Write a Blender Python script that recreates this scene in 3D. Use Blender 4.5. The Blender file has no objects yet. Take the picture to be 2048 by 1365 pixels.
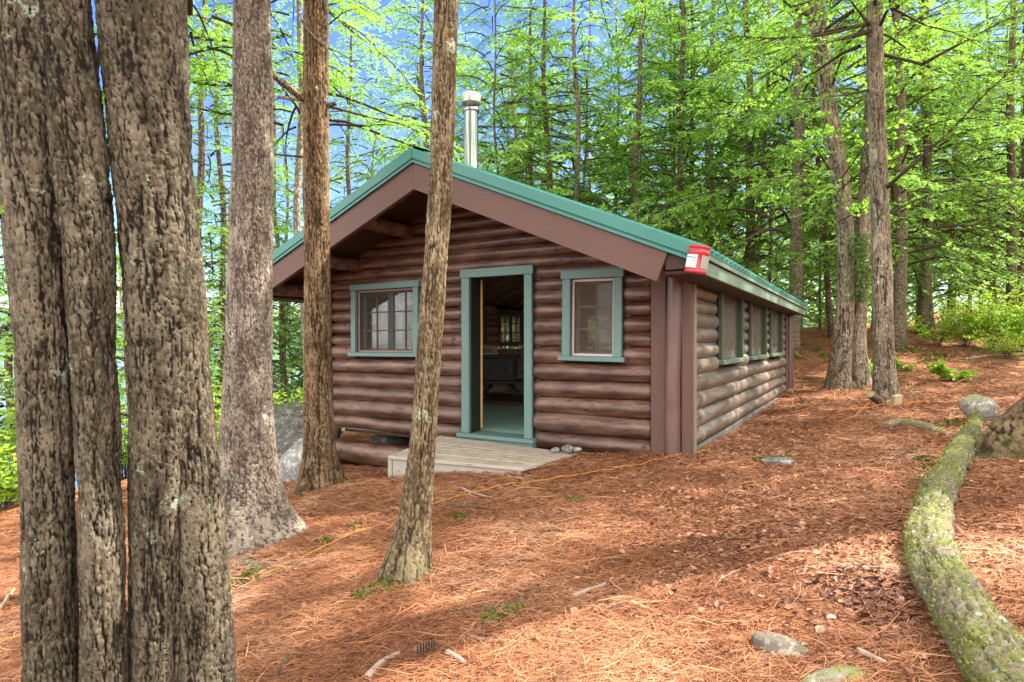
import bpy, bmesh, math, random
import numpy as np
from mathutils import Vector, Matrix, Quaternion
R = math.radians
C = bpy.context.scene
# ---------------------------------------------------------------- camera, sky, sun, exposure
F = 1220.0                      # focal length in pixels of a 2048 px wide picture
cam = bpy.data.cameras.new('camera'); co = bpy.data.objects.new('camera', cam); C.collection.objects.link(co)
cam.sensor_width = 36; cam.lens = F / 2048 * 36; cam.clip_start = .05; cam.clip_end = 5000
co.location = (0, 0, 0); co.rotation_euler = (R(90), 0, 0); C.camera = co
SUN_EL = 52.0; SUN_DIR = Vector((.95, .30, 0)).normalized()
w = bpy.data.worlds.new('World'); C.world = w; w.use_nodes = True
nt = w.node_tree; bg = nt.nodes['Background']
sky = nt.nodes.new('ShaderNodeTexSky'); sky.sky_type = 'NISHITA'; sky.sun_disc = False
sky.sun_elevation = R(SUN_EL); sky.sun_rotation = math.atan2(SUN_DIR.x, SUN_DIR.y)
sky.air_density = 1.0; sky.dust_density = .6; sky.ozone_density = 1.5
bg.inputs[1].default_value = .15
def wn(t, **k):
    o = nt.nodes.new('ShaderNode' + t)
    for a, b in k.items(): setattr(o, a, b)
    return o
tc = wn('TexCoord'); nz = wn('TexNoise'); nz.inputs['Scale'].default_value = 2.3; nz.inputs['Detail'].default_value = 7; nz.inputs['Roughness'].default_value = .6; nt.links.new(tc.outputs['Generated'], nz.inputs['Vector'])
dp = wn('VectorMath', operation='DOT_PRODUCT'); dp.inputs[1].default_value = (.0, -.42, .32); nt.links.new(tc.outputs['Generated'], dp.inputs[0])  # weights added bright clouds overhead and behind the camera, unseen, as fill light
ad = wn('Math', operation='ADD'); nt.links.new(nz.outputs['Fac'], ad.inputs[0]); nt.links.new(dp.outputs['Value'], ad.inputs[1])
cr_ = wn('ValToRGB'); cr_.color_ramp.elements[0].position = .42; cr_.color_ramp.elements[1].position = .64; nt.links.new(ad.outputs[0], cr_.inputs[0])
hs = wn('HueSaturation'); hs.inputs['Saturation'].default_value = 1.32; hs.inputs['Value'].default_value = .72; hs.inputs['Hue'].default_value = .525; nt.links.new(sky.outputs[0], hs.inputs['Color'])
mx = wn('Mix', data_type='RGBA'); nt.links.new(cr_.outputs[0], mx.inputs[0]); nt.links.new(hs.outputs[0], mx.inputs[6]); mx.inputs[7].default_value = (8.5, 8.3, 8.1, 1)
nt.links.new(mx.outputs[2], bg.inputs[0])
sl = bpy.data.lights.new('sun', 'SUN'); so = bpy.data.objects.new('sun', sl); C.collection.objects.link(so)
sl.energy = 5.0; sl.angle = R(.55); sl.color = (1, .93, .82)
d = SUN_DIR * math.cos(R(SUN_EL)); d.z = math.sin(R(SUN_EL)); so.rotation_euler = d.to_track_quat('Z', 'Y').to_euler()
C.view_settings.view_transform = 'Standard'; C.view_settings.look = 'None'; C.view_settings.gamma = 1
C.view_settings.exposure = 1.84
cy = C.cycles; cy.max_bounces = 7; cy.diffuse_bounces = 5; cy.glossy_bounces = 2; cy.transmission_bounces = 4
cy.transparent_max_bounces = 8; cy.use_denoising = True; cy.caustics_reflective = False; cy.caustics_refractive = False
cy.sample_clamp_indirect = 6
# ---------------------------------------------------------------- helpers
def tag(o, label=None, cat=None, group=None, kind=None):
    if label: o['label'] = label
    if cat: o['category'] = cat
    if group: o['group'] = group
    if kind: o['kind'] = kind
    return o
def link(name, data, parent=None, mats=()):
    o = bpy.data.objects.new(name, data); C.collection.objects.link(o)
    if parent: o.parent = parent
    for m in mats: data.materials.append(m)
    return o
def empty(name, loc=(0, 0, 0), rz=0, parent=None):
    o = link(name, None, parent); o.location = loc; o.rotation_euler = (0, 0, rz); o.empty_display_size = .1
    return o
def mesh_np(name, V, faces, midx=None, attrs=None, smooth=True):
    """faces: list of (n,k) int arrays"""
    me = bpy.data.meshes.new(name); V = np.asarray(V, np.float32)
    faces = [np.asarray(f, np.int32) for f in faces if len(f)]
    nl = sum(f.size for f in faces); nf = sum(len(f) for f in faces)
    me.vertices.add(len(V)); me.vertices.foreach_set('co', V.ravel())
    me.loops.add(nl); me.loops.foreach_set('vertex_index', np.concatenate([f.ravel() for f in faces]))
    tot = np.concatenate([np.full(len(f), f.shape[1], np.int32) for f in faces])
    st = np.concatenate([[0], np.cumsum(tot)[:-1]]).astype(np.int32)
    me.polygons.add(nf); me.polygons.foreach_set('loop_start', st); me.polygons.foreach_set('loop_total', tot)
    if midx is not None: me.polygons.foreach_set('material_index', np.asarray(midx, np.int32))
    me.polygons.foreach_set('use_smooth', np.full(nf, smooth))
    for k, a in (attrs or {}).items():
        at = me.attributes.new(k, 'FLOAT', 'POINT'); at.data.foreach_set('value', np.asarray(a, np.float32))
    me.update(calc_edges=True); me.validate()
    return me
class MB:
    """gathers boxes, tubes and other shapes into one mesh"""
    def __init__(s): s.V = []; s.F = []; s.n = 0; s.A = []
    def add(s, V, Fs, a=None):
        V = np.asarray(V, float); s.V.append(V)
        for f in Fs: s.F.append(np.asarray(f) + s.n)
        s.A.append(np.zeros(len(V)) if a is None else np.asarray(a)); s.n += len(V); return s
    def box(s, x0, x1, y0, y1, z0, z1):
        v = [(x, y, z) for x in (x0, x1) for y in (y0, y1) for z in (z0, z1)]
        return s.add(v, [[(0, 1, 3, 2)], [(4, 6, 7, 5)], [(0, 4, 5, 1)], [(2, 3, 7, 6)], [(0, 2, 6, 4)], [(1, 5, 7, 3)]])
    def prism(s, poly, axis, a0, a1):
        """poly: 2D points extruded along axis"""
        n = len(poly); v = []
        for a in (a0, a1):
            for p in poly:
                q = list(p); q.insert(axis, a); v.append(q)
        return s.add(v, [[(i, (i + 1) % n, n + (i + 1) % n, n + i) for i in range(n)], [tuple(range(n))], [tuple(range(2 * n - 1, n - 1, -1))]])
    def tube(s, pts, rad, n=8, cap=True, a=None, twist=0.):
        pts = np.asarray(pts, float); rad = np.broadcast_to(np.asarray(rad, float), (len(pts),))
        V, q = tube(pts, rad, n); m = len(pts)
        fs = [q]
        if cap: fs += [[tuple(range(n - 1, -1, -1))], [tuple(range((m - 1) * n, m * n))]]
        return s.add(V, fs, None if a is None else np.repeat(a, n))
    def build(s, name, mats, parent=None, bevel=0, smooth=False, attr=None):
        V = np.concatenate(s.V); by = {}
        for f in s.F: by.setdefault(f.shape[1], []).append(f)
        me = mesh_np(name, V, [np.concatenate(x) for x in by.values()], None, {attr: np.concatenate(s.A)} if attr else None, smooth)
        bm = bmesh.new(); bm.from_mesh(me); bmesh.ops.recalc_face_normals(bm, faces=bm.faces)
        if bevel: bmesh.ops.bevel(bm, geom=bm.edges, offset=bevel, segments=1, affect='EDGES', clamp_overlap=True)
        bm.to_mesh(me); bm.free()
        return link(name, me, parent, mats if isinstance(mats, (list, tuple)) else [mats])
def frames(pts):
    t = np.gradient(pts, axis=0); t /= np.linalg.norm(t, axis=1)[:, None] + 1e-9
    ref = np.array([0, 0, 1.]) if abs(t[:, 2]).mean() < .8 else np.array([0, 1., 0])
    a = np.cross(t, ref); a /= np.linalg.norm(a, axis=1)[:, None] + 1e-9
    return t, a, np.cross(a, t)
def tube(pts, rad, n):
    """rad: (m,) or (m,n)"""
    pts = np.asarray(pts, float); m = len(pts); t, a, b = frames(pts)
    th = np.arange(n) * 2 * np.pi / n; r = np.asarray(rad, float)
    if r.ndim == 1: r = r[:, None] * np.ones(n)
    V = pts[:, None] + r[..., None] * (a[:, None] * np.cos(th)[None, :, None] + b[:, None] * np.sin(th)[None, :, None])
    i = np.arange(m - 1)[:, None] * n; j = np.arange(n)[None]
    q = np.stack([i + j, i + (j + 1) % n, i + n + (j + 1) % n, i + n + j], -1).reshape(-1, 4)
    return V.reshape(-1, 3), q
def hsh(*k):
    h = np.zeros(np.shape(k[0]), np.uint32)
    for i, x in enumerate(k):
        h = (h ^ (np.asarray(x).astype(np.int64) & 0xffffffff).astype(np.uint32)) * np.uint32(0x9E3779B1 + 2 * i)
        h ^= h >> np.uint32(15); h *= np.uint32(0x85EBCA6B); h ^= h >> np.uint32(13)
    return h.astype(np.float64) / 4294967296.0
def vnoise(p):
    """value noise 0..1 at (n,3)"""
    p = np.asarray(p, float); i = np.floor(p).astype(np.int64); f = p - i; f = f * f * (3 - 2 * f); r = 0
    for dx in (0, 1):
        for dy in (0, 1):
            for dz in (0, 1):
                wgt = (f[..., 0] if dx else 1 - f[..., 0]) * (f[..., 1] if dy else 1 - f[..., 1]) * (f[..., 2] if dz else 1 - f[..., 2])
                r = r + wgt * hsh(i[..., 0] + dx, i[..., 1] + dy, i[..., 2] + dz)
    return r
def fbm(p, o=4):
    r = 0; a = .5; s = 0
    for k in range(o):
        r = r + a * vnoise(np.asarray(p) * 2 ** k + 17.3 * k); s += a; a *= .5
    return r / s
def cells(x, y, wrap, seed):
    """2D cellular noise, x wrapped at `wrap` cells: F1, F2, cell random"""
    ix = np.floor(x).astype(int); iy = np.floor(y).astype(int)
    f1 = np.full(x.shape, 9.); f2 = f1.copy(); cid = np.zeros(x.shape); ox = cid.copy(); oy = cid.copy()
    for dx in (-1, 0, 1):
        for dy in (-1, 0, 1):
            cx = ix + dx; cyy = iy + dy; wx = np.mod(cx, wrap)
            px = cx + .15 + .7 * hsh(wx, cyy, np.full_like(cx, seed)); py = cyy + .15 + .7 * hsh(wx, cyy, np.full_like(cx, seed + 7))
            dd = np.hypot(px - x, py - y); rr = hsh(wx, cyy, np.full_like(cx, seed + 13))
            nf = dd < f1; f2 = np.where(nf, f1, np.minimum(f2, dd)); cid = np.where(nf, rr, cid); ox = np.where(nf, x - px, ox); oy = np.where(nf, y - py, oy); f1 = np.where(nf, dd, f1)
    cells.o = (ox, oy); return f1, f2, cid
def sstep(a, b, x):
    t = np.clip((x - a) / (b - a), 0, 1); return t * t * (3 - 2 * t)
def ray(x, y): return np.array([(x - 1024) / F, 1, (682 - y) / F])
# ---------------------------------------------------------------- materials
class NT:
    def __init__(s, name):
        s.m = bpy.data.materials.new(name); s.m.use_nodes = True; s.t = s.m.node_tree; s.b = s.t.nodes['Principled BSDF']
    def n(s, typ, ins=None, **kw):
        o = s.t.nodes.new('ShaderNode' + typ)
        for k, v in kw.items(): setattr(o, k, v)
        for k, v in (ins or {}).items(): s.put(o.inputs[k], v)
        return o
    def put(s, sock, v):
        if hasattr(v, 'is_linked') or isinstance(v, bpy.types.NodeSocket): s.t.links.new(v, sock)
        elif isinstance(v, bpy.types.Node): s.t.links.new(v.outputs[0], sock)
        else: sock.default_value = v
    def co(s, scale=(1, 1, 1), kind='Object', warp=0, wscale=3.):
        c = s.n('TexCoord').outputs[kind]
        if warp:
            nz = s.n('TexNoise', {'Vector': c, 'Scale': wscale, 'Detail': 3.})
            v = s.n('VectorMath', {0: nz.outputs['Color'], 1: (.5, .5, .5)}, operation='SUBTRACT')
            v = s.n('VectorMath', {0: v, 'Scale': warp}, operation='SCALE')
            c = s.n('VectorMath', {0: c, 1: v}, operation='ADD').outputs[0]
        return s.n('Mapping', {'Vector': c, 'Scale': scale}).outputs[0]
    def noise(s, vec, scale=5., detail=4., rough=.6):
        return s.n('TexNoise', {'Vector': vec, 'Scale': scale, 'Detail': detail, 'Roughness': rough}).outputs['Fac']
    def ramp(s, fac, stops, interp='LINEAR'):
        r = s.n('ValToRGB', {'Fac': fac}); e = r.color_ramp.elements; r.color_ramp.interpolation = interp
        while len(e) < len(stops): e.new(.5)
        for el, (p, c) in zip(e, stops):
            el.position = p; el.color = (c, c, c, 1) if isinstance(c, (int, float)) else (*c, 1)
        return r.outputs[0]
    def mix(s, fac, a, b, mode='MIX'):
        m = s.n('Mix', data_type='RGBA', blend_type=mode)
        s.put(m.inputs[0], fac)
        for k, v in ((6, a), (7, b)):
            s.put(m.inputs[k], (*v, 1) if isinstance(v, tuple) and len(v) == 3 else v)
        return m.outputs[2]
    def math(s, op, a, b=0.): return s.n('Math', {0: a, 1: b}, operation=op).outputs[0]
    def attr(s, k): return s.n('Attribute', attribute_name=k).outputs['Fac']
    def bump(s, h, strength=.5, dist=.02):
        s.put(s.b.inputs['Normal'], s.n('Bump', {'Height': h, 'Strength': strength, 'Distance': dist}).outputs[0])
    def fin(s, col, rough=.8, spec=.3, metal=0.):
        s.put(s.b.inputs['Base Color'], (*col, 1) if isinstance(col, tuple) else col); s.put(s.b.inputs['Roughness'], rough)
        s.b.inputs['Specular IOR Level'].default_value = spec; s.b.inputs['Metallic'].default_value = metal
        return s.m
def wood(name, c1, c2, axis, rough=.6, spec=.3, wear=None, bstr=.35, gscale=1.):
    t = NT(name); sc = [26 * gscale] * 3; sc[axis] = 1.3 * gscale
    g = t.noise(t.co(tuple(sc), warp=.04), 1.6, 5., .65); big = t.noise(t.co(), 2.3, 3.)
    col = t.mix(g, c1, c2); col = t.mix(t.ramp(big, [(.3, 0.), (.75, .55)]), col, tuple(x * 1.5 for x in c1))
    if wear:
        ws = [9.] * 3; ws[axis] = 2.2
        wn = t.noise(t.co(tuple(ws)), 3.2, 6., .75); col = t.mix(t.ramp(wn, [(wear[1], 0.), (wear[1] + .05, 1.)]), col, wear[0])
    t.bump(g, bstr, .01); return t.fin(col, rough, spec)
def logmat(name, axis, c1, c2, c3, green=0., knots=True):
    t = NT(name); sc = [16.] * 3; sc[axis] = 1.1
    g = t.noise(t.co(tuple(sc), warp=.05), 1.5, 6., .7); big = t.noise(t.co(), 3.1, 4.)
    s2 = [7.] * 3; s2[axis] = 1.5
    streak = t.noise(t.co(tuple(s2), warp=.1), 1.7, 5., .65)
    col = t.mix(g, c1, c2); col = t.mix(t.ramp(streak, [(.4, 0.), (.64, 1.)]), col, c3)
    rs = [6.1] * 3; rs[axis] = .16
    col = t.mix(t.ramp(t.noise(t.co(tuple(rs)), 1., 1.), [(.36, .5), (.62, 0.)]), col, tuple(x * .45 for x in c1))
    if green: col = t.mix(t.ramp(big, [(.46, 0.), (.66, green)]), col, (.13, .115, .03))
    ks = [7.5] * 3; ks[axis] = 4.
    kn = t.n('TexVoronoi', {'Vector': t.co(tuple(ks), warp=.06), 'Scale': 1., 'Randomness': 1.}).outputs['Distance']
    kd = t.ramp(kn, [(.08, 1.), (.14, 0.)]); kb = t.ramp(kn, [(.02, 0.), (.12, 1.), (.3, 0.)])
    if knots: col = t.mix(kd, col, (.02, .011, .009))
    cs = [13.] * 3; cs[axis] = .55
    cr = t.noise(t.co(tuple(cs), warp=.03, wscale=5.), 1., 2., .5)
    ck = t.ramp(cr, [(.492, 0.), (.5, 1.), (.508, 0.)]); big2 = t.ramp(t.noise(t.co(), 1.2, 2.), [(.48, 0.), (.56, 1.)])
    ck = t.math('MULTIPLY', ck, big2); col = t.mix(ck, col, (.015, .008, .007))
    worn = t.attr('worn'); col = t.mix(t.math('MULTIPLY', worn, .75), col, (.36, .24, .2))
    h = t.math('ADD', t.math('MULTIPLY', g, .35), t.math('MULTIPLY', kb, .45)); h = t.math('SUBTRACT', h, ck)
    t.bump(h, .55, .012)
    return t.fin(col, t.math('ADD', t.math('MULTIPLY', g, .35), .2), .5)
BR1, BR2, BR3 = (.055, .019, .011), (.098, .041, .025), (.205, .112, .078)
M = {}
M['log_front'] = logmat('brown_log_front', 0, BR1, BR2, BR3)
M['log_side'] = logmat('weathered_log_side', 1, (.085, .055, .045), (.16, .12, .1), (.26, .21, .19), .55)
M['log_in_u'] = logmat('inner_log_u', 0, (.42, .29, .18), (.52, .38, .25), (.6, .47, .33))
M['board_z'] = wood('brown_board_z', (.078, .036, .026), (.128, .067, .05), 2, .55, .35)
M['board_x'] = wood('brown_board_x', (.082, .038, .028), (.135, .071, .055), 0, .55, .35)
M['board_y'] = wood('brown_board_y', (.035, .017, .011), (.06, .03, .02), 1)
M['ceiling'] = wood('ceiling_wood', (.26, .17, .1), (.38, .26, .16), 1)
M['post'] = wood('brown_post', (.085, .04, .034), (.16, .095, .085), 2, .38, .5)
M['greypost'] = wood('grey_post', (.16, .13, .09), (.26, .21, .15), 2)
M['deck'] = wood('deck_wood', (.3, .25, .19), (.46, .41, .34), 0, .85, .15, ((.2, .15, .1), .62))
M['deck_side'] = wood('deck_side', (.26, .22, .18), (.45, .42, .38), 0, .85, .15, ((.16, .13, .1), .6))
M['teal'] = wood('teal_trim', (.085, .155, .14), (.13, .215, .195), 2, .5, .4, ((.4, .42, .38), .645), .2)
M['tealx'] = wood('teal_trim_x', (.085, .155, .14), (.13, .215, .195), 0, .5, .4, ((.4, .42, .38), .7), .2)
M['green'] = wood('dark_green_trim', (.04, .058, .036), (.07, .09, .055), 2, .55, .3, ((.12, .14, .09), .62), .2)
M['greenx'] = wood('green_sill', (.08, .12, .08), (.12, .165, .11), 1, .55, .3, None, .2)
M['fascia'] = wood('green_fascia', (.1, .17, .12), (.16, .23, .17), 1, .6, .3, ((.3, .25, .17), .55), .3)
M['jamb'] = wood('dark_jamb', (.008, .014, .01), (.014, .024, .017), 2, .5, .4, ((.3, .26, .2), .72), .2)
M['rawwood'] = wood('raw_orange_wood', (.5, .26, .1), (.62, .36, .16), 2)
M['screenframe'] = wood('pale_screen_frame', (.42, .35, .34), (.55, .48, .46), 2)
M['brownframe'] = wood('brown_screen_frame', (.2, .12, .1), (.28, .18, .15), 2)
M['floor'] = wood('green_floor', (.32, .52, .41), (.4, .6, .49), 0, .4, .45, ((.3, .33, .26), .66), .2)
def metal(name, col, rough, met=1.):
    t = NT(name); n = t.noise(t.co((2, 2, 14)), 2.2, 3.)
    t.bump(n, .12, .01); return t.fin(col, t.math('ADD', t.math('MULTIPLY', n, .2), rough), .5, met)
M['roofmetal'] = metal('teal_metal', (.026, .165, .135), .3, 0.)
M['roofdark'] = metal('teal_metal_dark', (.012, .1, .075), .4, 0.)
M['steel'] = metal('stainless', (.33, .345, .34), .1)
M['iron'] = metal('cast_iron', (.085, .085, .085), .45, .2)
def plain(name, col, rough=.6, spec=.3, var=.25, scale=9.):
    t = NT(name); n = t.noise(t.co(), scale, 5.)
    c = t.mix(n, tuple(x * (1 - var) for x in col), tuple(x * (1 + var) for x in col)); t.bump(n, .15, .01); return t.fin(c, rough, spec)
M['red'] = plain('red_plastic', (.4, .03, .045), .35, .5, .15)
M['paper'] = plain('label_paper', (.62, .6, .64), .6, .3, .1)
M['greypaper'] = plain('grey_label', (.3, .29, .25), .6, .3, .2)
M['blueink'] = plain('blue_ink', (.12, .2, .5), .6, .2, .1)
M['ink'] = plain('black_ink', (.03, .03, .03), .7, .2, .1)
M['cream'] = plain('cream_board', (.55, .48, .33), .7, .2, .1)
M['cord'] = plain('yellow_cord', (.6, .25, .02), .5, .4, .1)
M['cordred'] = plain('orange_cord', (.8, .16, .03), .5, .4, .1)
M['cutwood'] = plain('cut_wood', (.42, .3, .19), .85, .1, .3, 20.)
M['concrete'] = plain('concrete', (.15, .135, .12), .9, .2, .3, 6.)
M['brick'] = plain('hearth_brick', (.16, .08, .055), .9, .2, .3, 12.)
def screen(name, col, op):
    t = NT(name); tr = t.n('BsdfTransparent'); df = t.n('BsdfDiffuse', {'Color': (*col, 1)}); tl = t.n('BsdfTranslucent', {'Color': (*col, 1)})
    n = t.noise(t.co((2, 2, 2)), 3., 4.)
    f = t.math('ADD', t.math('MULTIPLY', n, .3), op - .15)
    t.put(t.t.nodes['Material Output'].inputs[0], t.n('MixShader', {0: f, 1: tr, 2: t.n('MixShader', {0: .4, 1: df, 2: tl})})); return t.m
M['screen'] = screen('insect_screen', (.13, .1, .085), .3)
M['screen_r'] = screen('insect_screen_dusty', (.17, .13, .105), .4)
M['screen_s'] = screen('insect_screen_grey', (.28, .25, .2), .5)
t = NT('window_glass'); tr = t.n('BsdfTransparent', {'Color': (.93, .95, .94, 1)}); gl = t.n('BsdfGlossy', {'Roughness': .03})
fr = t.n('LayerWeight', {'Blend': .35}).outputs['Fresnel']
t.put(t.t.nodes['Material Output'].inputs[0], t.n('MixShader', {0: t.math('ADD', t.math('MULTIPLY', fr, .5), .05), 1: tr, 2: gl})); M['glass'] = t.m
def barknear(name, furrow, plate, pale, lich, moss=0.):
    t = NT(name); rel = t.attr('relief'); fine = t.noise(t.co((1, 1, .5)), 60., 5., .7); mid = t.noise(t.co((1, 1, .4)), 14., 4.); big = t.noise(t.co((1, 1, .6)), 4.5, 4.)
    pc = t.mix(t.math('ADD', t.math('MULTIPLY', mid, .2), t.math('MULTIPLY', t.attr('plate'), .85)), plate, pale); pc = t.mix(t.ramp(fine, [(.42, 0.), (.62, .7)]), pc, tuple(x * .6 for x in plate))
    pc = t.mix(t.ramp(big, [(.52, 0.), (.68, .55)]), pc, tuple(x * 1.45 for x in pale))
    ln = t.noise(t.co((1, 1, .8)), 7., 6., .75); pc = t.mix(t.ramp(ln, [(.615, 0.), (.66, .8)]), pc, lich)
    col = t.mix(t.ramp(rel, [(.2, 0.), (.52, 1.)]), furrow, pc)
    if moss:
        z = t.n('SeparateXYZ', {0: t.n('TexCoord').outputs['Object']}).outputs[2]
        mz = t.math('ADD', t.math('MULTIPLY', t.math('ADD', z, -moss), -1.3), t.math('MULTIPLY', big, 1.2))
        col = t.mix(t.ramp(mz, [(.62, 0.), (.95, .65)]), col, (.1, .12, .03))
    t.bump(t.math('ADD', fine, t.math('MULTIPLY', mid, .6)), 1., .016); return t.fin(col, .9, .15)
M['bark_olive'] = barknear('bark_olive', (.013, .0095, .006), (.052, .039, .024), (.175, .147, .1), (.31, .37, .29))
M['bark_grey'] = barknear('bark_grey', (.06, .042, .032), (.09, .066, .05), (.32, .268, .215), (.5, .55, .47), .02)
M['bark_brown'] = barknear('bark_brown', (.035, .02, .01), (.075, .043, .02), (.26, .175, .1), (.36, .38, .29), .06)
M['bark_thin'] = barknear('bark_thin', (.04, .025, .013), (.085, .054, .027), (.31, .24, .145), (.45, .5, .38), .08)
def barkfar(name, dark, light, pale, scale=1., moss=False):
    t = NT(name); v = t.co((1, 1, .32), warp=.12, wscale=5.)
    e = t.n('TexVoronoi', {'Vector': v, 'Scale': 22. * scale}, feature='DISTANCE_TO_EDGE').outputs['Distance']
    mid = t.noise(t.co((1, 1, .3)), 9., 5., .7); big = t.noise(t.co((1, 1, .5)), 2.2, 4.)
    oi = t.n('ObjectInfo').outputs['Random']
    pc = t.mix(mid, light, pale); pc = t.mix(t.math('MULTIPLY', oi, .5), pc, dark)
    pc = t.mix(t.ramp(big, [(.55, 0.), (.66, .6)]), pc, tuple(x * 1.5 for x in pale))
    col = t.mix(t.ramp(e, [(.0, 0.), (.2, 1.)]), dark, pc)
    if moss: col = t.mix(t.ramp(t.noise(t.co(), 3., 5., .7), [(.56, 0.), (.64, .8)]), col, (.06, .085, .02))
    t.bump(t.math('ADD', t.ramp(e, [(0., 0.), (.25, 1.)]), mid), .6, .02); return t.fin(col, .9, .15)
M['bark_up'] = barknear('bark_uphill', (.05, .034, .022), (.15, .11, .075), (.36, .29, .215), (.6, .62, .55), .1)
M['bark_far'] = barkfar('bark_far', (.045, .03, .02), (.17, .12, .08), (.27, .21, .15))
M['bark_mid'] = barkfar('bark_mid', (.05, .034, .022), (.2, .15, .1), (.33, .28, .21), 1.3, True)
M['bark_pale'] = barkfar('bark_pale', (.12, .095, .07), (.32, .27, .21), (.45, .4, .33), .8)
M['twig'] = barkfar('twig_bark', (.03, .022, .015), (.1, .075, .05), (.17, .13, .09), 3.)
M['stick'] = plain('dry_stick', (.3, .23, .18), .85, .1, .45, 30.)
M['stickdark'] = plain('dark_stick', (.1, .07, .05), .85, .1, .45, 30.)
def leafmat(name, c0, c1, c2, tr=.45, gloss=.12):
    t = NT(name); a = t.attr('tint'); oi = t.n('ObjectInfo').outputs['Random']
    f = t.math('ADD', t.math('MULTIPLY', a, .75), t.math('MULTIPLY', oi, .3))
    col = t.ramp(f, [(.1, c0), (.55, c1), (.95, c2)])
    df = t.n('BsdfDiffuse', {'Color': col}); tc = t.mix(.5, col, (.34, .58, .06)); tl = t.n('BsdfTranslucent', {'Color': tc})
    m1 = t.n('MixShader', {0: tr, 1: df, 2: tl}); g = t.n('BsdfGlossy', {'Roughness': .45, 'Color': (.6, .7, .6, 1)})
    m2 = t.n('MixShader', {0: gloss * .4, 1: m1, 2: g}); t.put(t.t.nodes['Material Output'].inputs[0], m2); return t.m
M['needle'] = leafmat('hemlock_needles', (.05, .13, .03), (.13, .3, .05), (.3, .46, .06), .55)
M['leaf'] = leafmat('broad_leaves', (.08, .2, .02), (.17, .36, .03), (.34, .48, .04), .55)
M['shrubleaf'] = leafmat('shrub_leaves', (.16, .28, .02), (.3, .44, .03), (.46, .54, .05), .55)
M['ivy'] = leafmat('dark_leaves', (.02, .045, .012), (.04, .08, .018), (.08, .12, .02), .3)
def ground_mat():
    t = NT('pine_needle_ground'); n1 = t.noise(t.co((1, 1, 1), warp=.3, wscale=2.), 1.1, 6., .65); n2 = t.noise(t.co((1, 1, 1)), 22., 6., .75)
    n3 = t.noise(t.co((60, 14, 20), warp=.12, wscale=4.), 1., 5., .7); n4 = t.noise(t.co((16, 70, 20), warp=.12, wscale=5.), 1., 5., .7)
    f = t.math('MULTIPLY', t.math('ADD', n3, n4), .5)
    col = t.ramp(f, [(.33, (.07, .028, .016)), (.46, (.2, .08, .038)), (.56, (.32, .145, .078)), (.68, (.45, .26, .16))])
    col = t.mix(t.ramp(n1, [(.4, 0.), (.62, .6)]), col, (.17, .075, .04)); col = t.mix(t.ramp(n2, [(.58, 0.), (.7, .7)]), col, (.1, .05, .03))
    ms = t.noise(t.co((1, 1, 1)), 2.4, 6., .7); col = t.mix(t.ramp(ms, [(.66, 0.), (.7, .7)]), col, (.1, .13, .025))
    t.bump(t.math('ADD', t.math('MULTIPLY', f, 1.4), n2), .9, .03); return t.fin(col, .92, .1)
M['ground'] = ground_mat()
t = NT('litter_needles'); a = t.attr('tint')
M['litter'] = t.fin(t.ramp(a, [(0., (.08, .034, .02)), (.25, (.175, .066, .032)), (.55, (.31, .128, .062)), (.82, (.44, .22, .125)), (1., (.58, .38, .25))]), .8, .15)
t = NT('dead_leaves'); a = t.attr('tint')
M['deadleaf'] = t.fin(t.ramp(a, [(0., (.1, .04, .025)), (.45, (.22, .09, .052)), (.88, (.32, .155, .095)), (1., (.44, .27, .19))]), .65, .3)
def rockmat(name, c1, c2, moss, mlev):
    t = NT(name); n = t.noise(t.co(), 5., 7., .7); f = t.noise(t.co(), 30., 5., .7); p = t.noise(t.co(), 9., 4., .6)
    col = t.mix(t.ramp(n, [(.35, 0.), (.65, 1.)]), c1, c2); col = t.mix(t.ramp(p, [(.58, 0.), (.64, .75)]), col, tuple(min(.75, x * 1.7) for x in c2)); sp = t.noise(t.co(warp=.05, wscale=9.), 17., 5., .75); col = t.mix(t.ramp(sp, [(.54, 0.), (.6, .8)]), col, tuple(min(.7, x * 2.0) for x in c2)); col = t.mix(t.math('MULTIPLY', f, .5), col, tuple(x * .5 for x in c1))
    if moss:
        nz = t.n('SeparateXYZ', {0: t.n('NewGeometry').outputs['Normal']}).outputs[2]
        k = t.math('ADD', t.math('MULTIPLY', nz, .35), t.noise(t.co(), 6., 6., .75)); col = t.mix(t.ramp(k, [(mlev, 0.), (mlev + .1, .95)]), col, moss)
    t.bump(t.math('ADD', n, t.math('MULTIPLY', f, .5)), .7, .04); return t.fin(col, .9, .2)
M['rock'] = rockmat('grey_rock', (.1, .095, .085), (.26, .25, .23), (.075, .1, .02), .82)
M['rockmoss'] = rockmat('mossy_rock', (.17, .15, .12), (.33, .3, .25), (.11, .14, .02), .62)
M['rockspot'] = rockmat('spotted_rock', (.11, .09, .07), (.24, .205, .165), None, 1)
M['rockhalf'] = rockmat('half_mossy_rock', (.17, .15, .12), (.36, .33, .28), (.13, .15, .03), .74)
M['rockspot'] = rockmat('spotted_rock', (.11, .09, .07), (.24, .205, .165), None, 1)
M['rockhalf'] = rockmat('half_mossy_rock', (.17, .15, .12), (.36, .33, .28), (.13, .15, .03), .74)
M['rockpale'] = rockmat('pale_rock', (.17, .16, .145), (.36, .345, .32), None, 1)
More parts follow.
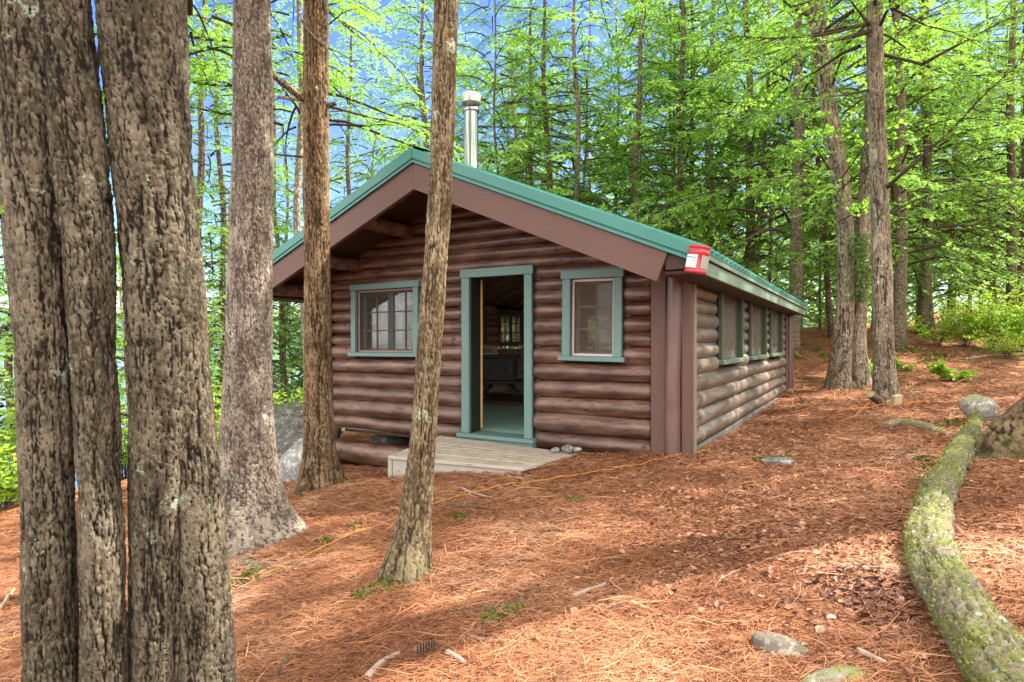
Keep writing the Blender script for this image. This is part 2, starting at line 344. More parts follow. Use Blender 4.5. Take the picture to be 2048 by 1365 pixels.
def mosslog():
    t = NT('mossy_bark'); n = t.noise(t.co(warp=.05, wscale=8.), 5., 7., .75); f = t.noise(t.co(), 42., 5., .7); rel = t.attr('relief')
    g = t.ramp(f, [(.3, (.075, .09, .018)), (.55, (.17, .185, .045)), (.8, (.32, .31, .11))])
    b = t.ramp(f, [(.3, (.08, .062, .045)), (.7, (.27, .22, .16))])
    col = t.mix(t.ramp(n, [(.45, 0.), (.6, .9)]), b, g); col = t.mix(t.ramp(rel, [(.0, .75), (.4, 0.)]), col, (.035, .028, .018))
    v = t.n('TexVoronoi', {'Vector': t.co(warp=.02), 'Scale': 26.}); sp = t.ramp(v.outputs['Distance'], [(.26, 1.), (.32, 0.)])
    pk = t.ramp(t.n('SeparateColor', {0: v.outputs['Color']}).outputs[0], [(.7, 0.), (.74, 1.)])
    col = t.mix(t.math('MULTIPLY', t.math('MULTIPLY', sp, pk), .85), col, (.3, .4, .34))
    t.bump(t.math('ADD', f, n), .8, .02); return t.fin(col, .95, .1)
M['mosslog'] = mosslog()
M['moss'] = plain('moss_green', (.1, .115, .025), .95, .1, .5, 40.)
t = NT('lake_water'); nz = t.noise(t.co((.5, 2.2, 1)), 1.2, 4.); t.bump(nz, .25, .1); M['lake'] = t.fin((.03, .06, .08), .08, .5)
M['hill'] = plain('far_hill', (.06, .1, .07), .95, .05, .3, .02)
# ---------------------------------------------------------------- ground
CP = np.array([(1.9, 6.3, -1.21), (2.2, 5.6, -1.2), (-1.31, 6.63, -1.47), (.08, 6.12, -1.345), (-2.07, 6.66, -1.6), (-2.1, 4.93, -1.66), (-.66, 3.84, -1.52), (0, 2.6, -1.45),
    (0, 0, -1.5), (1.4, 2.1, -1.22), (2.2, 3.4, -1.12), (4.4, 6.0, -.98), (3.2, 2.5, -1.0), (5, 4, -.8), (6.3, 13.6, -1.1), (4, 10, -1.2), (7.5, 13.8, -1.05), (6.55, 10.7, -1.08), (9, 8, -.75), (8, 4, -.5), (9.5, 16, -.55),
    (9, 19, .05), (11, 22.5, .5), (16, 20, .3), (15, 22.5, .3), (20, 21, 0), (17, 14, -.2), (14, 28, .45), (22, 30, .4), (6, 19, -.3), (30, 14, .6), (-1.6, 2.2, -1.68), (-2.95, 3.5, -1.78), (-3.2, 8.4, -1.93), (-4.3, 10.8, -1.98),
    (-7.2, 8.8, -2.42), (-5, 5.5, -2.1), (-1, 9, -1.72), (1, 11, -1.6), (-1.9, 10.6, -1.62), (2.6, 15, -1.6), (-1, 15, -1.7), (-2.6, 13, -1.75), (-12, 12, -4.2), (-9, 20, -4.8), (-18, 30, -7.2), (-3, 26, -4.2), (4, 30, -1.8), (-14, 3, -4.0), (-24, 10, -7.2), (0, 45, -6), (20, 50, 0), (-6, -6, -2), (8, -6, -.8), (50, 40, 2), (60, 0, 4), (-60, 40, -14), (0, 110, -8), (80, 110, 4), (-70, -20, -14), (-2, 50, -7)], float)
def tps(p, q=CP[:, :2], z=CP[:, 2], lam=.03):
    U = lambda r2: np.where(r2 > 0, r2 * np.log(np.maximum(r2, 1e-12)), 0)
    if not hasattr(tps, 'w'):
        n = len(q); K = U(((q[:, None] - q[None]) ** 2).sum(-1)) + lam * np.eye(n); P = np.c_[np.ones(n), q]
        A = np.zeros((n + 3, n + 3)); A[:n, :n] = K; A[:n, n:] = P; A[n:, :n] = P.T
        tps.w = np.linalg.solve(A, np.r_[z, 0, 0, 0])
    w_ = tps.w; r = w_[-3] + p[:, 0] * w_[-2] + p[:, 1] * w_[-1]
    for i in range(len(q)): r = r + w_[i] * U(((p - q[i]) ** 2).sum(-1))
    return r
TH = R(30.31); CT, ST = math.cos(TH), math.sin(TH); CX, CY = 1.896, 6.407
def cab(x, y):
    dx, dy = x - CX, y - CY; return dx * CT - dy * ST, dx * ST + dy * CT
def gz(p):
    p = np.atleast_2d(np.asarray(p, float))[:, :2]; z = tps(p); q = np.c_[p, np.zeros(len(p))]
    z = z + .16 * (fbm(q * .55, 3) - .5) + .06 * (fbm(q * 2.3 + 9, 3) - .5) + .022 * (vnoise(q * 9) - .5)
    u, v = cab(p[:, 0], p[:, 1]); ins = sstep(0, .5, np.minimum(np.minimum(-u, u + 5.75), np.minimum(v, 8.5 - v)))
    return z - ins * np.maximum(z + 1.42, 0)          # crawl space below the floor
def g1(x, y): return float(gz([(x, y)])[0])
def gp(x, y):
    """where the ray through photo point (x, y) meets the ground"""
    d_ = ray(x, y); Y = np.linspace(1.2, 40, 1600); P = d_[None] * Y[:, None]; h = gz(P[:, :2]) - P[:, 2]
    i = int(np.argmax(h > 0)); i = max(i, 1); f_ = h[i - 1] / (h[i - 1] - h[i] + 1e-9); yy = Y[i - 1] + (Y[i] - Y[i - 1]) * f_
    return Vector((d_[0] * yy, yy, g1(d_[0] * yy, yy)))
def axis(a, b, c, fine, k):
    lo = [c]; s = fine
    while lo[-1] > a: lo.append(lo[-1] - s); s = fine * (1 + k * abs(lo[-1] - c) ** 1.15)
    hi = [c]; s = fine
    while hi[-1] < b: hi.append(hi[-1] + s); s = fine * (1 + k * abs(hi[-1] - c) ** 1.15)
    return np.array(lo[:0:-1] + hi)
xs = axis(-160, 260, .8, .035, .22); ys = axis(-30, 260, 4., .035, .22)
GX, GY = np.meshgrid(xs, ys); P = np.c_[GX.ravel(), GY.ravel()]; Z = gz(P)
Z = np.maximum(Z, -16); nx, ny = len(xs), len(ys)
i = (np.arange(ny - 1)[:, None] * nx + np.arange(nx - 1)[None]).ravel(); q = np.stack([i, i + 1, i + nx + 1, i + nx], -1)
tag(link('ground', mesh_np('ground', np.c_[P, Z], [q]), None, [M['ground']]), kind='structure')
mb = MB(); mb.add([(-2500, -400, -6.3), (60, -400, -6.3), (60, 2500, -6.3), (-2500, 2500, -6.3)], [[(0, 1, 2, 3)]])
tag(mb.build('lake', M['lake']), kind='structure')
ang = np.linspace(R(60), R(175), 90); hh = 26 + 22 * vnoise(np.c_[ang * 9, ang * 0, ang * 0]) + 10 * vnoise(np.c_[ang * 30, ang * 0, ang * 0])
V = np.concatenate([np.c_[np.cos(ang) * r_, np.sin(ang) * r_, z_ * np.ones(90)] for r_, z_ in ((900, -7), (1000, hh * .8), (1150, hh), (1500, hh * .5))])
i = np.arange(89); q = np.concatenate([np.stack([i + k * 90, i + 1 + k * 90, i + 91 + k * 90, i + 90 + k * 90], -1) for k in range(3)])
tag(link('hills', mesh_np('hills', V, [q]), None, [M['hill']]), kind='structure')
# ---------------------------------------------------------------- log cabin (u along the front, v into depth, w up)
cabin = empty('log_cabin', (CX, CY, 0), -TH)
tag(cabin, 'low brown log cabin with teal metal gable roof and open doorway', 'cabin')
rng = np.random.default_rng(5)
UL, VB, RU, RZ, SL, OV, EU, VE = -5.75, 8.5, -2.9, 2.206, .423, -1.0, .325, 9.3
def uw(x, y, v=0.):
    """photo point -> (u, w) on the plane at depth v of the front wall"""
    k = (x - 1024) / F; X0 = CX + v * ST; Y0 = CY + v * CT; u = (k * Y0 - X0) / (CT + k * ST); Y = Y0 - u * ST
    return u, (682 - y) / F * Y
def under(u): return RZ - .185 - SL * abs(u - RU)
def log(mb, ax, a0, a1, c, wz, r, fine=.07, n=18, worn=()):
    L = a1 - a0
    if L < .05: return
    m = max(4, int(L / fine)); e = min(.06, L * .2); s = np.r_[0, e * .12, e * .4, np.linspace(e, L - e, m), L - e * .4, L - e * .12, L]
    k = np.r_[.3, .62, .88, np.ones(m), .88, .62, .3]
    sd = rng.uniform(0, 99); th = np.arange(n) * 2 * np.pi / n
    S, T = np.meshgrid(s, th, indexing='ij')
    nz = fbm(np.stack([S * 1.1 + sd, np.cos(T) * .7 + sd, np.sin(T) * .7], -1), 3) - .5
    rr = r * k[:, None] * (1.0 + rng.normal(0, .025) + .2 * nz) * (1 + .04 * math.sin(sd) * (S / L - .5))
    cw = wz + .014 * (vnoise(np.c_[s * .9 + sd, s * 0, s * 0]) - .5); cc = c + .014 * (vnoise(np.c_[s * .9 + sd, s * 0 + 5, s * 0]) - .5)
    pts = np.zeros((len(s), 3)); pts[:, ax] = a0 + s; pts[:, 1 - ax] = cc; pts[:, 2] = cw
    V, q = tube(pts, rr, n); A = np.zeros(len(s))
    for (b0, b1) in worn: A = np.maximum(A, sstep(b0 - .05, b0 + .02, a0 + s) * (1 - sstep(b1 - .02, b1 + .05, a0 + s)))
    mb.add(V, [q, [tuple(range(n - 1, -1, -1))], [tuple(range((len(s) - 1) * n, len(s) * n))]], np.repeat(A, n))
def cut(a0, a1, holes):
    segs = [(a0, a1)]
    for h0, h1 in holes:
        segs = [y for s0, s1 in segs for y in ((s0, min(s1, h0)), (max(s0, h1), s1)) if y[1] - y[0] > .04] if True else segs
        segs = [s for s in segs if s[1] > s[0]]
    return segs
SEAM_L = [856, 826, 793.3, 767.8, 740.7, 715, 689.7, 668.7, 641.6, 619.7, 598, 579]
SEAM_R = [918.9, 887.7, 847.4, 809, 772, 734, 696, 665.4, 635, 603.8, 572.7, 546]
seam = [(uw(663, a)[1] + uw(1303, b)[1]) / 2 for a, b in zip(SEAM_L, SEAM_R)]
DL, DR, DT, DB = -2.937, -1.907, .918, -1.18
# windows on the front: outer trim rectangles (u0, u1, bottom, top, tilt)
WL = (uw(704.4, 600)[0], uw(838, 600)[0], -.17, .812, -.004)
WR = (uw(1125, 600)[0], uw(1244, 600)[0], -.187, .821, .012)
fm = MB()
for k in range(len(seam) - 1):
    z0, z1 = seam[k], seam[k + 1]; zc = (z0 + z1) / 2; r = (z1 - z0) / 2 + .006; hol = []
    for (a, b, c_, d_) in ((DL + .03, DR - .03, DB, DT - .05), (WL[0] + .03, WL[1] - .03, WL[2] + .02, WL[3] - .05), (WR[0] + .03, WR[1] - .03, WR[2] + .02, WR[3] - .05)):
        if z1 - .04 > c_ and z0 + .04 < d_: hol.append((a, b))
    a0 = -5.36
    for s0, s1 in cut(a0, -.42, hol): log(fm, 0, s0, s1, .1, zc, r)
zc = seam[-1]
while zc < under(RU) - .03:
    pit = rng.uniform(.125, .15); r = pit / 2 + .006; hw = (under(RU) - (zc + pit / 2)) / SL + .12
    hol = [(DL + .03, DR - .03)] if zc < DT - .06 else []
    for s0, s1 in cut(max(UL + .1, RU - hw), min(-.05, RU + hw), hol): log(fm, 0, s0, s1, .1, zc + pit / 2, r)
    zc += pit
fm.build('log_wall', M['log_front'], cabin, smooth=True, attr='worn')
mb = MB(); log(mb, 0, -5.7, -3.0, .12, -1.635, .165, n=26); mb.build('sill_log', M['log_front'], cabin, smooth=True, attr='worn')
# side wall
SW = [(1.37, 2.85), (3.57, 5.22), (5.83, 7.55)]; SWB, SWT = -.246, .80
sside = [-1.16, -.96, -.765, -.565, -.37, -.19, -.02, .15, .315, .475, .63, .78]
sm = MB()
for k in range(len(sside) - 1):
    z0, z1 = sside[k], sside[k + 1]; hol = [(a + .03, b - .03) for a, b in SW] if (z1 - .05 > SWB and z0 + .05 < SWT) else []
    wn = [(2.55, 2.75), (5.5, 5.66), (.5, .58)] if k in (0, 1, 2) else ()
    for s0, s1 in cut(.14, 8.38, hol): log(sm, 1, s0, s1, -.1, (z0 + z1) / 2, (z1 - z0) / 2 + .008, .1 if k > 2 else .07, worn=wn)
sm.build('log_wall', M['log_side'], cabin, smooth=True, attr='worn')
# left and rear walls (seen inside, through door and windows)
LW = [(1.35, 2.9), (3.3, 4.6), (5.2, 6.3)]; lm = MB()  # middle window added to let more light into the room
sleft = [-1.36] + sside
for k in range(len(sleft) - 1):
    z0, z1 = sleft[k], sleft[k + 1]; hol = [(a - .04, b + .04) for a, b in LW] if (z1 - .05 > -.12 and z0 + .05 < .78) else []
    for s0, s1 in cut(.14, 8.38, hol): log(lm, 1, s0, s1, UL + .1, (z0 + z1) / 2, (z1 - z0) / 2 + .008, .12)
lm.build('log_wall', logmat('inner_log_v', 1, (.42, .29, .18), (.52, .38, .25), (.6, .47, .33)), cabin, smooth=True, attr='worn')
lm = MB(); BW = (-4.9, -1.2); zc = -1.16  # rear window widened beyond its visible panes to brighten the room
while zc < under(RU) - .05:
    r = .095; hw = min(2.75, (under(RU) - zc - .19) / SL + .12); hol = [BW] if -.15 < zc + r < .75 else []
    for s0, s1 in cut(RU - hw, RU + hw, hol): log(lm, 0, s0, s1, VB - .1, zc + r, r + .008, .15)
    zc += .19
lm.build('log_wall', M['log_in_u'], cabin, smooth=True, attr='worn')
mb = MB().box(UL + .15, -.15, .12, 8.4, -1.3, -1.185)
for k in range(24): pass
mb.build('floor', M['floor'], cabin)
mb = MB()
for k in range(7): mb.box(UL + .2, -.2, .5 + k * 1.25, .62 + k * 1.25, -1.42, -1.3)
mb.build('floor_joist', M['board_x'], cabin)
mb = MB().box(-.26, -.02, .3, 8.45, -1.75, -1.16); mb.build('foundation', M['concrete'], cabin, .01)
# corners: board, round post, board, side post
def corner(vs, us=1):
    MB().box(-.44, -.275, -.03, .06, -1.26, .70).build('corner_board', M['board_z'], cabin, .006)
    MB().box(-.105, -.004, -.045, .05, -1.26, .72).build('corner_board', M['board_z'], cabin, .006)
    zz = np.linspace(-1.27, .72, 30); pt = np.c_[-.19 + .012 * np.sin(zz * 2.1), .0 * zz - .02, zz]
    th = np.arange(20) * 2 * np.pi / 20; rr = .087 * (1 + .09 * (fbm(np.stack(np.broadcast_arrays(zz[:, None] * 5, np.cos(th)[None] * .8, np.sin(th)[None] * .8), -1), 3) - .5) * 2)
    b = MB(); V, q = tube(pt, rr, 20); b.add(V, [q]); b.build('corner_post', M['post'], cabin, smooth=True)
    MB().box(-.06, .012, .052, .14, -1.27, .74).build('corner_board', M['greypost'], cabin, .006)
corner(0)
MB().box(UL, UL + .17, -.03, .06, -1.3, .70).build('corner_board', M['board_z'], cabin, .006)
MB().box(UL + .17, UL + .40, -.06, .08, -1.3, .70).build('corner_board', M['post'], cabin, .03)
MB().box(-.14, .015, 8.42, 8.6, -1.2, .66).build('corner_board', M['board_z'], cabin, .006)
b = MB(); zz = np.linspace(-1.25, .66, 14); b.tube(np.c_[zz * 0 + .03, zz * 0 + 8.78, zz], .085, 14).build('corner_post', M['post'], cabin, smooth=True)
# roof
def roofslab(side, t0, t1, v0, v1, name, mat, e=0., bev=0.):
    hw = (EU - RU) + e; s = side
    poly = [(RU, RZ - t0), (RU + s * hw, RZ - t0 - SL * hw), (RU + s * hw, RZ - t1 - SL * hw), (RU, RZ - t1)]
    b = MB(); v = [(p[0], a, p[1]) for a in (v0, v1) for p in poly]
    b.add(v, [[(0, 1, 2, 3)], [(7, 6, 5, 4)], [(0, 4, 5, 1)], [(1, 5, 6, 2)], [(2, 6, 7, 3)], [(3, 7, 4, 0)]])
    return b.build(name, mat, cabin, bev)
for s in (1, -1):
    ro = roofslab(s, .008, .045, OV - .03, VE, 'roof', M['roofmetal'], .03)
    ang = math.atan(SL)
    rib = MB(); hw = EU - RU + .05
    for k in range(46):
        v = OV + .05 + k * .225
        rib.add([(RU + s * a, v + dv, RZ - .008 + dz - SL * a) for a in (.1, hw) for dv, dz in ((-.035, 0), (-.015, .028), (.015, .028), (.035, 0))], [[(0, 1, 5, 4)], [(1, 2, 6, 5)], [(2, 3, 7, 6)], [(4, 5, 6, 7)]])
    rib.build('roof_rib', M['roofmetal'], ro)
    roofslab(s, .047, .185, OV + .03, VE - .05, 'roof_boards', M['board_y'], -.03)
for s in (1, -1):
    b = MB(); a0, a1, zt = .02, 2.8, RZ - .187; b.add([(RU + s * a, v, zt - t_ - SL * a) for v in (.2, 8.3) for a, t_ in ((a0, 0), (a1, 0), (a1, .012), (a0, .012))], [[(0, 1, 2, 3)], [(7, 6, 5, 4)], [(0, 4, 5, 1)], [(1, 5, 6, 2)], [(2, 6, 7, 3)], [(3, 7, 4, 0)]]); b.build('ceiling_boards', M['ceiling'], cabin)
b = MB(); b.add([(RU + a, v, RZ + .035 - SL * abs(a) * .95) for v in (OV - .02, VE) for a in (-.16, 0, .16)], [[(0, 1, 4, 3)], [(1, 2, 5, 4)]])
b.build('ridge_cap', M['roofdark'], cabin)
def rake(side, a0, a1, t0, t1, v0, v1, name, mat, endcut=0., bev=.003):
    """sloping strip on the gable end: a = horizontal run from the ridge, t = vertical drop below the roof top line"""
    s = side; x0, x1 = RU + s * a0, RU + s * a1
    poly = [(x0, RZ - t0 - SL * a0), (x1, RZ - t0 - SL * a1), (x1 - s * endcut, RZ - t1 - SL * (a1 - endcut)), (x0, RZ - t1 - SL * a0)]
    b = MB(); v = [(p[0], a, p[1]) for a in (v0, v1) for p in poly]
    b.add(v, [[(0, 1, 2, 3)], [(7, 6, 5, 4)], [(0, 4, 5, 1)], [(1, 5, 6, 2)], [(2, 6, 7, 3)], [(3, 7, 4, 0)]]); return b.build(name, mat, cabin, bev)
for s, jn in ((1, .0), (-1, .52)):
    rt = rake(s, jn, EU - RU + .035, .004, .118, OV - .062, OV - .034, 'rake_trim', M['roofmetal'])
    rake(s, jn, EU - RU + .03, .120, .132, OV - .05, OV - .03, 'trim_groove', M['roofdark'], 0, 0).parent = rt
    rake(s, jn, EU - RU + .03, .134, .166, OV - .06, OV - .034, 'trim_lip', M['roofmetal']).parent = rt
    rt2 = rake(s, 0., 2.93 if s > 0 else 3.2, .168, .468, OV - .03, OV + .03, 'rake_board', M['board_x'], .1)
rt = rake(-1, 0., .53, -.012, .126, OV - .07, OV - .036, 'rake_trim', M['roofmetal'])
rake(-1, 0., .53, .134, .17, OV - .062, OV - .034, 'trim_lip', M['roofmetal']).parent = rt
rake(-1, 0., .53, .126, .134, OV - .05, OV - .034, 'trim_groove', M['roofdark'], 0, 0).parent = rt
for u in (RU - .95, RU - 1.9, RU + .95, RU + 1.9, RU - .02, -.1, UL + .1):
    b = MB(); log(b, 1, OV + .05, .3, u, under(u) - .12, .095, .1); b.build('purlin', M['log_front'], cabin, smooth=True, attr='worn')
b = MB()
for u in np.linspace(UL + .3, -.3, 2): pass
for k in range(8):   # round rafters under the roof inside
    for s in (1, -1):
        v = .9 + k * 1.0; aa = np.linspace(.05, 2.8, 6); b.tube(np.c_[RU + s * aa, aa * 0 + v, under(RU) - SL * aa - .06], .055, 8)
b.build('rafter', M['log_in_u'], cabin, smooth=True)
MB().box(.295, .325, OV + .0, VE - .02, .60, .725).build('fascia', M['fascia'], cabin, .004)
MB().box(.325, .35, OV - .02, VE, .735, .83).build('fascia', M['fascia'], cabin, .004)
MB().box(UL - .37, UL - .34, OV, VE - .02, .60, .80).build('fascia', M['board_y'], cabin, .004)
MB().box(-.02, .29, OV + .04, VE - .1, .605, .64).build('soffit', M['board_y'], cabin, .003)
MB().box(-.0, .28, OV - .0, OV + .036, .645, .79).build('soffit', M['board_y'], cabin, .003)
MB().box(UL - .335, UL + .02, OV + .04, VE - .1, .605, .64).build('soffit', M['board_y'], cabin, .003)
# door
dr = empty('door_frame', parent=cabin)
jl, jr, jt = uw(940, 600)[0], uw(1050, 600)[0], uw(995, 551)[1]
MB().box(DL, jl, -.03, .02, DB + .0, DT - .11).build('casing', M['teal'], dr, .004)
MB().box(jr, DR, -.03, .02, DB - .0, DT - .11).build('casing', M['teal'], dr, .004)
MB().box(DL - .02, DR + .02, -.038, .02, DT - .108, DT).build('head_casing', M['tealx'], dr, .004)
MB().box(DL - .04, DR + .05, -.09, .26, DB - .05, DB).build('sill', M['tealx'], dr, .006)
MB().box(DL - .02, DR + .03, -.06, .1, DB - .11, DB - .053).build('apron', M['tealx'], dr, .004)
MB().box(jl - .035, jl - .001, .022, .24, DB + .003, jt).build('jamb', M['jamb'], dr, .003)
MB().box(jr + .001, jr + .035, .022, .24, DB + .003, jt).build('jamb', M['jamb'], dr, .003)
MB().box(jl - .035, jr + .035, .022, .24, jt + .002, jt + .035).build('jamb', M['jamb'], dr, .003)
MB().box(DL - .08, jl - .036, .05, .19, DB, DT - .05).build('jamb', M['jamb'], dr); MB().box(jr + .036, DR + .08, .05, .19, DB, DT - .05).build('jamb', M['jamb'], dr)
do = empty('door', (jl - .01, .26, 0), R(158), parent=cabin)
MB().box(.0, .8, -.032, .0, DB + .03, jt - .01).build('door_slab', [M['green']], do, .004)
MB().box(-.006, -.001, -.03, .0, DB + .03, jt - .01).build('door_edge', [M['rawwood']], do)
def window(name, u, v, wb, W, H, ax=0, trim=.11, mats=('teal', 'tealx'), tilt=0., sash=(2, 3), leaves=1, scr=None, scf=None, sash_m='teal', ear=.02, sillm=None, deep=.0, face=1):
    """origin at lower-left corner of the outer trim; local x along the wall, y into the wall, z up"""
    e = empty(name, (u, v, wb), parent=cabin); e.rotation_euler = (0, tilt, 0) if ax == 0 else (0, 0, R(90) * face)
    a, b = M[mats[0]], M[mats[1]]; sb = .055
    MB().box(0, trim, -.03, .02, sb, H - trim).build('frame', a, e, .004)
    MB().box(W - trim, W, -.03, .02, sb, H - trim).build('frame', a, e, .004)
    MB().box(-ear, W + ear, -.038, .02, H - trim + .002, H).build('head_frame', b, e, .004)
    MB().box(-.04, W + .04, -.06, .03, 0, sb).build('sill', M[sillm] if sillm else b, e, .005)
    x0, x1, z0, z1 = trim, W - trim, sb, H - trim
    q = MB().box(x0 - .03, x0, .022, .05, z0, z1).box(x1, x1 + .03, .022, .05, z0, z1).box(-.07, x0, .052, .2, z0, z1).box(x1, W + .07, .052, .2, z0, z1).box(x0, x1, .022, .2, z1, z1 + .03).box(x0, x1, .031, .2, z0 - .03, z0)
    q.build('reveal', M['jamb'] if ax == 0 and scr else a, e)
    if scr:
        f = .03; y = .03 + deep
        q = MB().box(x0 + .002, x0 + f, y, y + .02, z0 + .002, z1 - .002).box(x1 - f, x1 - .002, y, y + .02, z0 + .002, z1 - .002).box(x0 + f, x1 - f, y, y + .02, z0 + .002, z0 + f).box(x0 + f, x1 - f, y, y + .02, z1 - f, z1 - .002)
        q.build('screen_frame', M[scf], e, .002)
        MB().box(x0 + f, x1 - f, y + .008, y + .011, z0 + f, z1 - f).build('screen', M[scr], e)
    if sash:
        lw = (x1 - x0) / leaves
        for l in range(leaves):
            a0 = x0 + l * lw + .003; a1 = x0 + (l + 1) * lw - .003; f = .05; y = .13
            q = MB().box(a0, a0 + f, y, y + .035, z0, z1).box(a1 - f, a1, y, y + .035, z0, z1).box(a0 + f, a1 - f, y, y + .035, z0, z0 + f).box(a0 + f, a1 - f, y, y + .035, z1 - f, z1)
            for i in range(1, sash[0]):
                xx = a0 + f + (a1 - a0 - 2 * f) * i / sash[0]; q.box(xx - .009, xx + .009, y + .006, y + .03, z0 + f, z1 - f)
            for j in range(1, sash[1]):
                zz = z0 + f + (z1 - z0 - 2 * f) * j / sash[1]; q.box(a0 + f, a1 - f, y + .008, y + .028, zz - .009, zz + .009)
            q.build('sash', M[sash_m], e, 0)
            MB().box(a0 + f, a1 - f, y + .016, y + .02, z0 + f, z1 - f).build('pane', M['glass'], e)
    return e
window('window', WL[0], 0, WL[2] - .05, WL[1] - WL[0], WL[3] - WL[2] + .05, 0, .085, tilt=WL[4], sash=(2, 3), leaves=2, scr='screen', scf='brownframe')
window('window', WR[0], 0, WR[2] - .04, WR[1] - WR[0], WR[3] - WR[2] + .04, 0, .1, tilt=WR[4], sash=(2, 3), leaves=1, scr='screen_r', scf='screenframe', sash_m='screenframe')
for a, b in SW:
    window('window', .0, a, SWB - .05, b - a, SWT - SWB, 1, .07, ('green', 'green'), sash=None, scr='screen_s', scf='green', ear=.0, sillm='greenx', deep=.02)
for a, b in LW:
    window('window', UL, b, -.12, b - a, .86, 1, .06, ('brownframe', 'brownframe'), sash=(2, 3), leaves=2, sash_m='brownframe', ear=0, face=-1)
e = window('window', BW[1], VB, -.15, BW[1] - BW[0], .9, 0, .06, ('brownframe', 'brownframe'), sash=(2, 3), leaves=2, sash_m='brownframe', ear=0); e.rotation_euler = (0, 0, R(180))
# chimney
ch = empty('chimney', (-4.30, 2.2, 0), parent=cabin)
def lathe(prof, n=28):
    b = MB(); p = np.array([(0, 0, z) for r, z in prof]); th = np.arange(n) * 2 * np.pi / n
    V = np.concatenate([np.c_[r * np.cos(th), r * np.sin(th), np.full(n, z)] for r, z in prof]); m = len(prof)
    i = np.arange(m - 1)[:, None] * n; j = np.arange(n)[None]; q = np.stack([i + j, i + (j + 1) % n, i + n + (j + 1) % n, i + n + j], -1).reshape(-1, 4)
    return b.add(V, [q])
rp = .128
lathe([(rp, 1.1), (rp, 2.9), (rp + .004, 2.905), (rp + .004, 2.92), (rp, 2.925), (rp, 3.92)]).build('pipe', M['steel'], ch, smooth=True)
lathe([(rp + .012, 2.86), (rp + .012, 2.90)]).build('collar', M['steel'], ch, smooth=True)
lathe([(rp + .01, 3.92), (rp + .02, 3.94), (rp + .02, 3.98), (rp - .02, 3.985), (rp - .02, 4.06)]).build('collar', M['steel'], ch, smooth=True)
lathe([(rp - .03, 4.06), (rp + .035, 4.065), (rp + .038, 4.09), (rp + .038, 4.21), (rp + .02, 4.235), (.02, 4.25), (.0, 4.25)]).build('chimney_cap', metal('galvanized', (.5, .48, .44), .35), ch, smooth=True)
# ---------------------------------------------------------------- entrance deck
def cw(u, v, w_=0.): return Vector((CX + u * CT + v * ST, CY - u * ST + v * CT, w_))
FL, FR, BRc, BL = Vector((-1.31, 6.63, -1.25)), Vector((.085, 6.12, -1.27)), Vector((.735, 6.97, -1.28)), Vector((-.9, 7.86, -1.215))
dk = empty('entrance_deck', FL); tag(dk, 'weathered grey plank platform on the ground before the open doorway', 'deck')
dk.rotation_euler = (0, 0, math.atan2((FR - FL).y, (FR - FL).x)); mi = Matrix.LocRotScale(FL, dk.rotation_euler.to_quaternion(), None).inverted()
L_ = [mi @ p for p in (FL, FR, BRc, BL)]
b = MB(); nb = 9
for k in range(nb):
    t0, t1 = k / nb + .004, (k + 1) / nb - .004; r_ = random.Random(k).uniform(-.004, .004)
    A = L_[0].lerp(L_[3], t0); B = L_[1].lerp(L_[2], t0); Cc = L_[1].lerp(L_[2], t1); D = L_[0].lerp(L_[3], t1)
    if k == 0: A = A + Vector((0, -.025, 0)); B = B + Vector((0, -.025, 0))
    v = [p + Vector((dx, 0, dz + r_)) for dz in (-.035, 0) for p, dx in ((A, -.03), (B, .03 + r_), (Cc, .03 + r_), (D, -.03))]
    b.add(v, [[(3, 2, 1, 0)], [(4, 5, 6, 7)], [(0, 1, 5, 4)], [(1, 2, 6, 5)], [(2, 3, 7, 6)], [(3, 0, 4, 7)]])
b.build('deck_planks', M['deck'], dk, .004)
def side(A, B, z0, z1, name, mat, off=.03):
    b = MB(); dn = (B - A).normalized(); nn = Vector((-dn.y, dn.x, 0)) * off
    v = [A + Vector((0, 0, z0)), B + Vector((0, 0, z0)), B + nn + Vector((0, 0, z0)), A + nn + Vector((0, 0, z0))]; v += [p + Vector((0, 0, z1 - z0)) for p in v]
    b.add(v, [[(3, 2, 1, 0)], [(4, 5, 6, 7)], [(0, 1, 5, 4)], [(1, 2, 6, 5)], [(2, 3, 7, 6)], [(3, 0, 4, 7)]]); return b.build(name, mat, dk, .004)
side(L_[0] + Vector((.012, .0, 0)), L_[1] + Vector((-.05, 0, 0)), -.30, -.036, 'front_board', M['deck_side'])
side(L_[1] + Vector((-.035, .01, 0)), L_[2] + Vector((-.02, 0, 0)), -.30, -.036, 'side_board', M['deck_side'])
side(L_[3] + Vector((.0, 0, 0)), L_[0] + Vector((0, .04, 0)), -.30, -.036, 'side_board', M['deck_side'])
MB().box(-.04, .01, -.012, .05, -.30, -.036).build('deck_post', M['deck_side'], dk, .004)
MB().box(L_[1].x - .045, L_[1].x - .0, -.012, .05, -.24, -.036).build('deck_post', M['deck_side'], dk, .004)
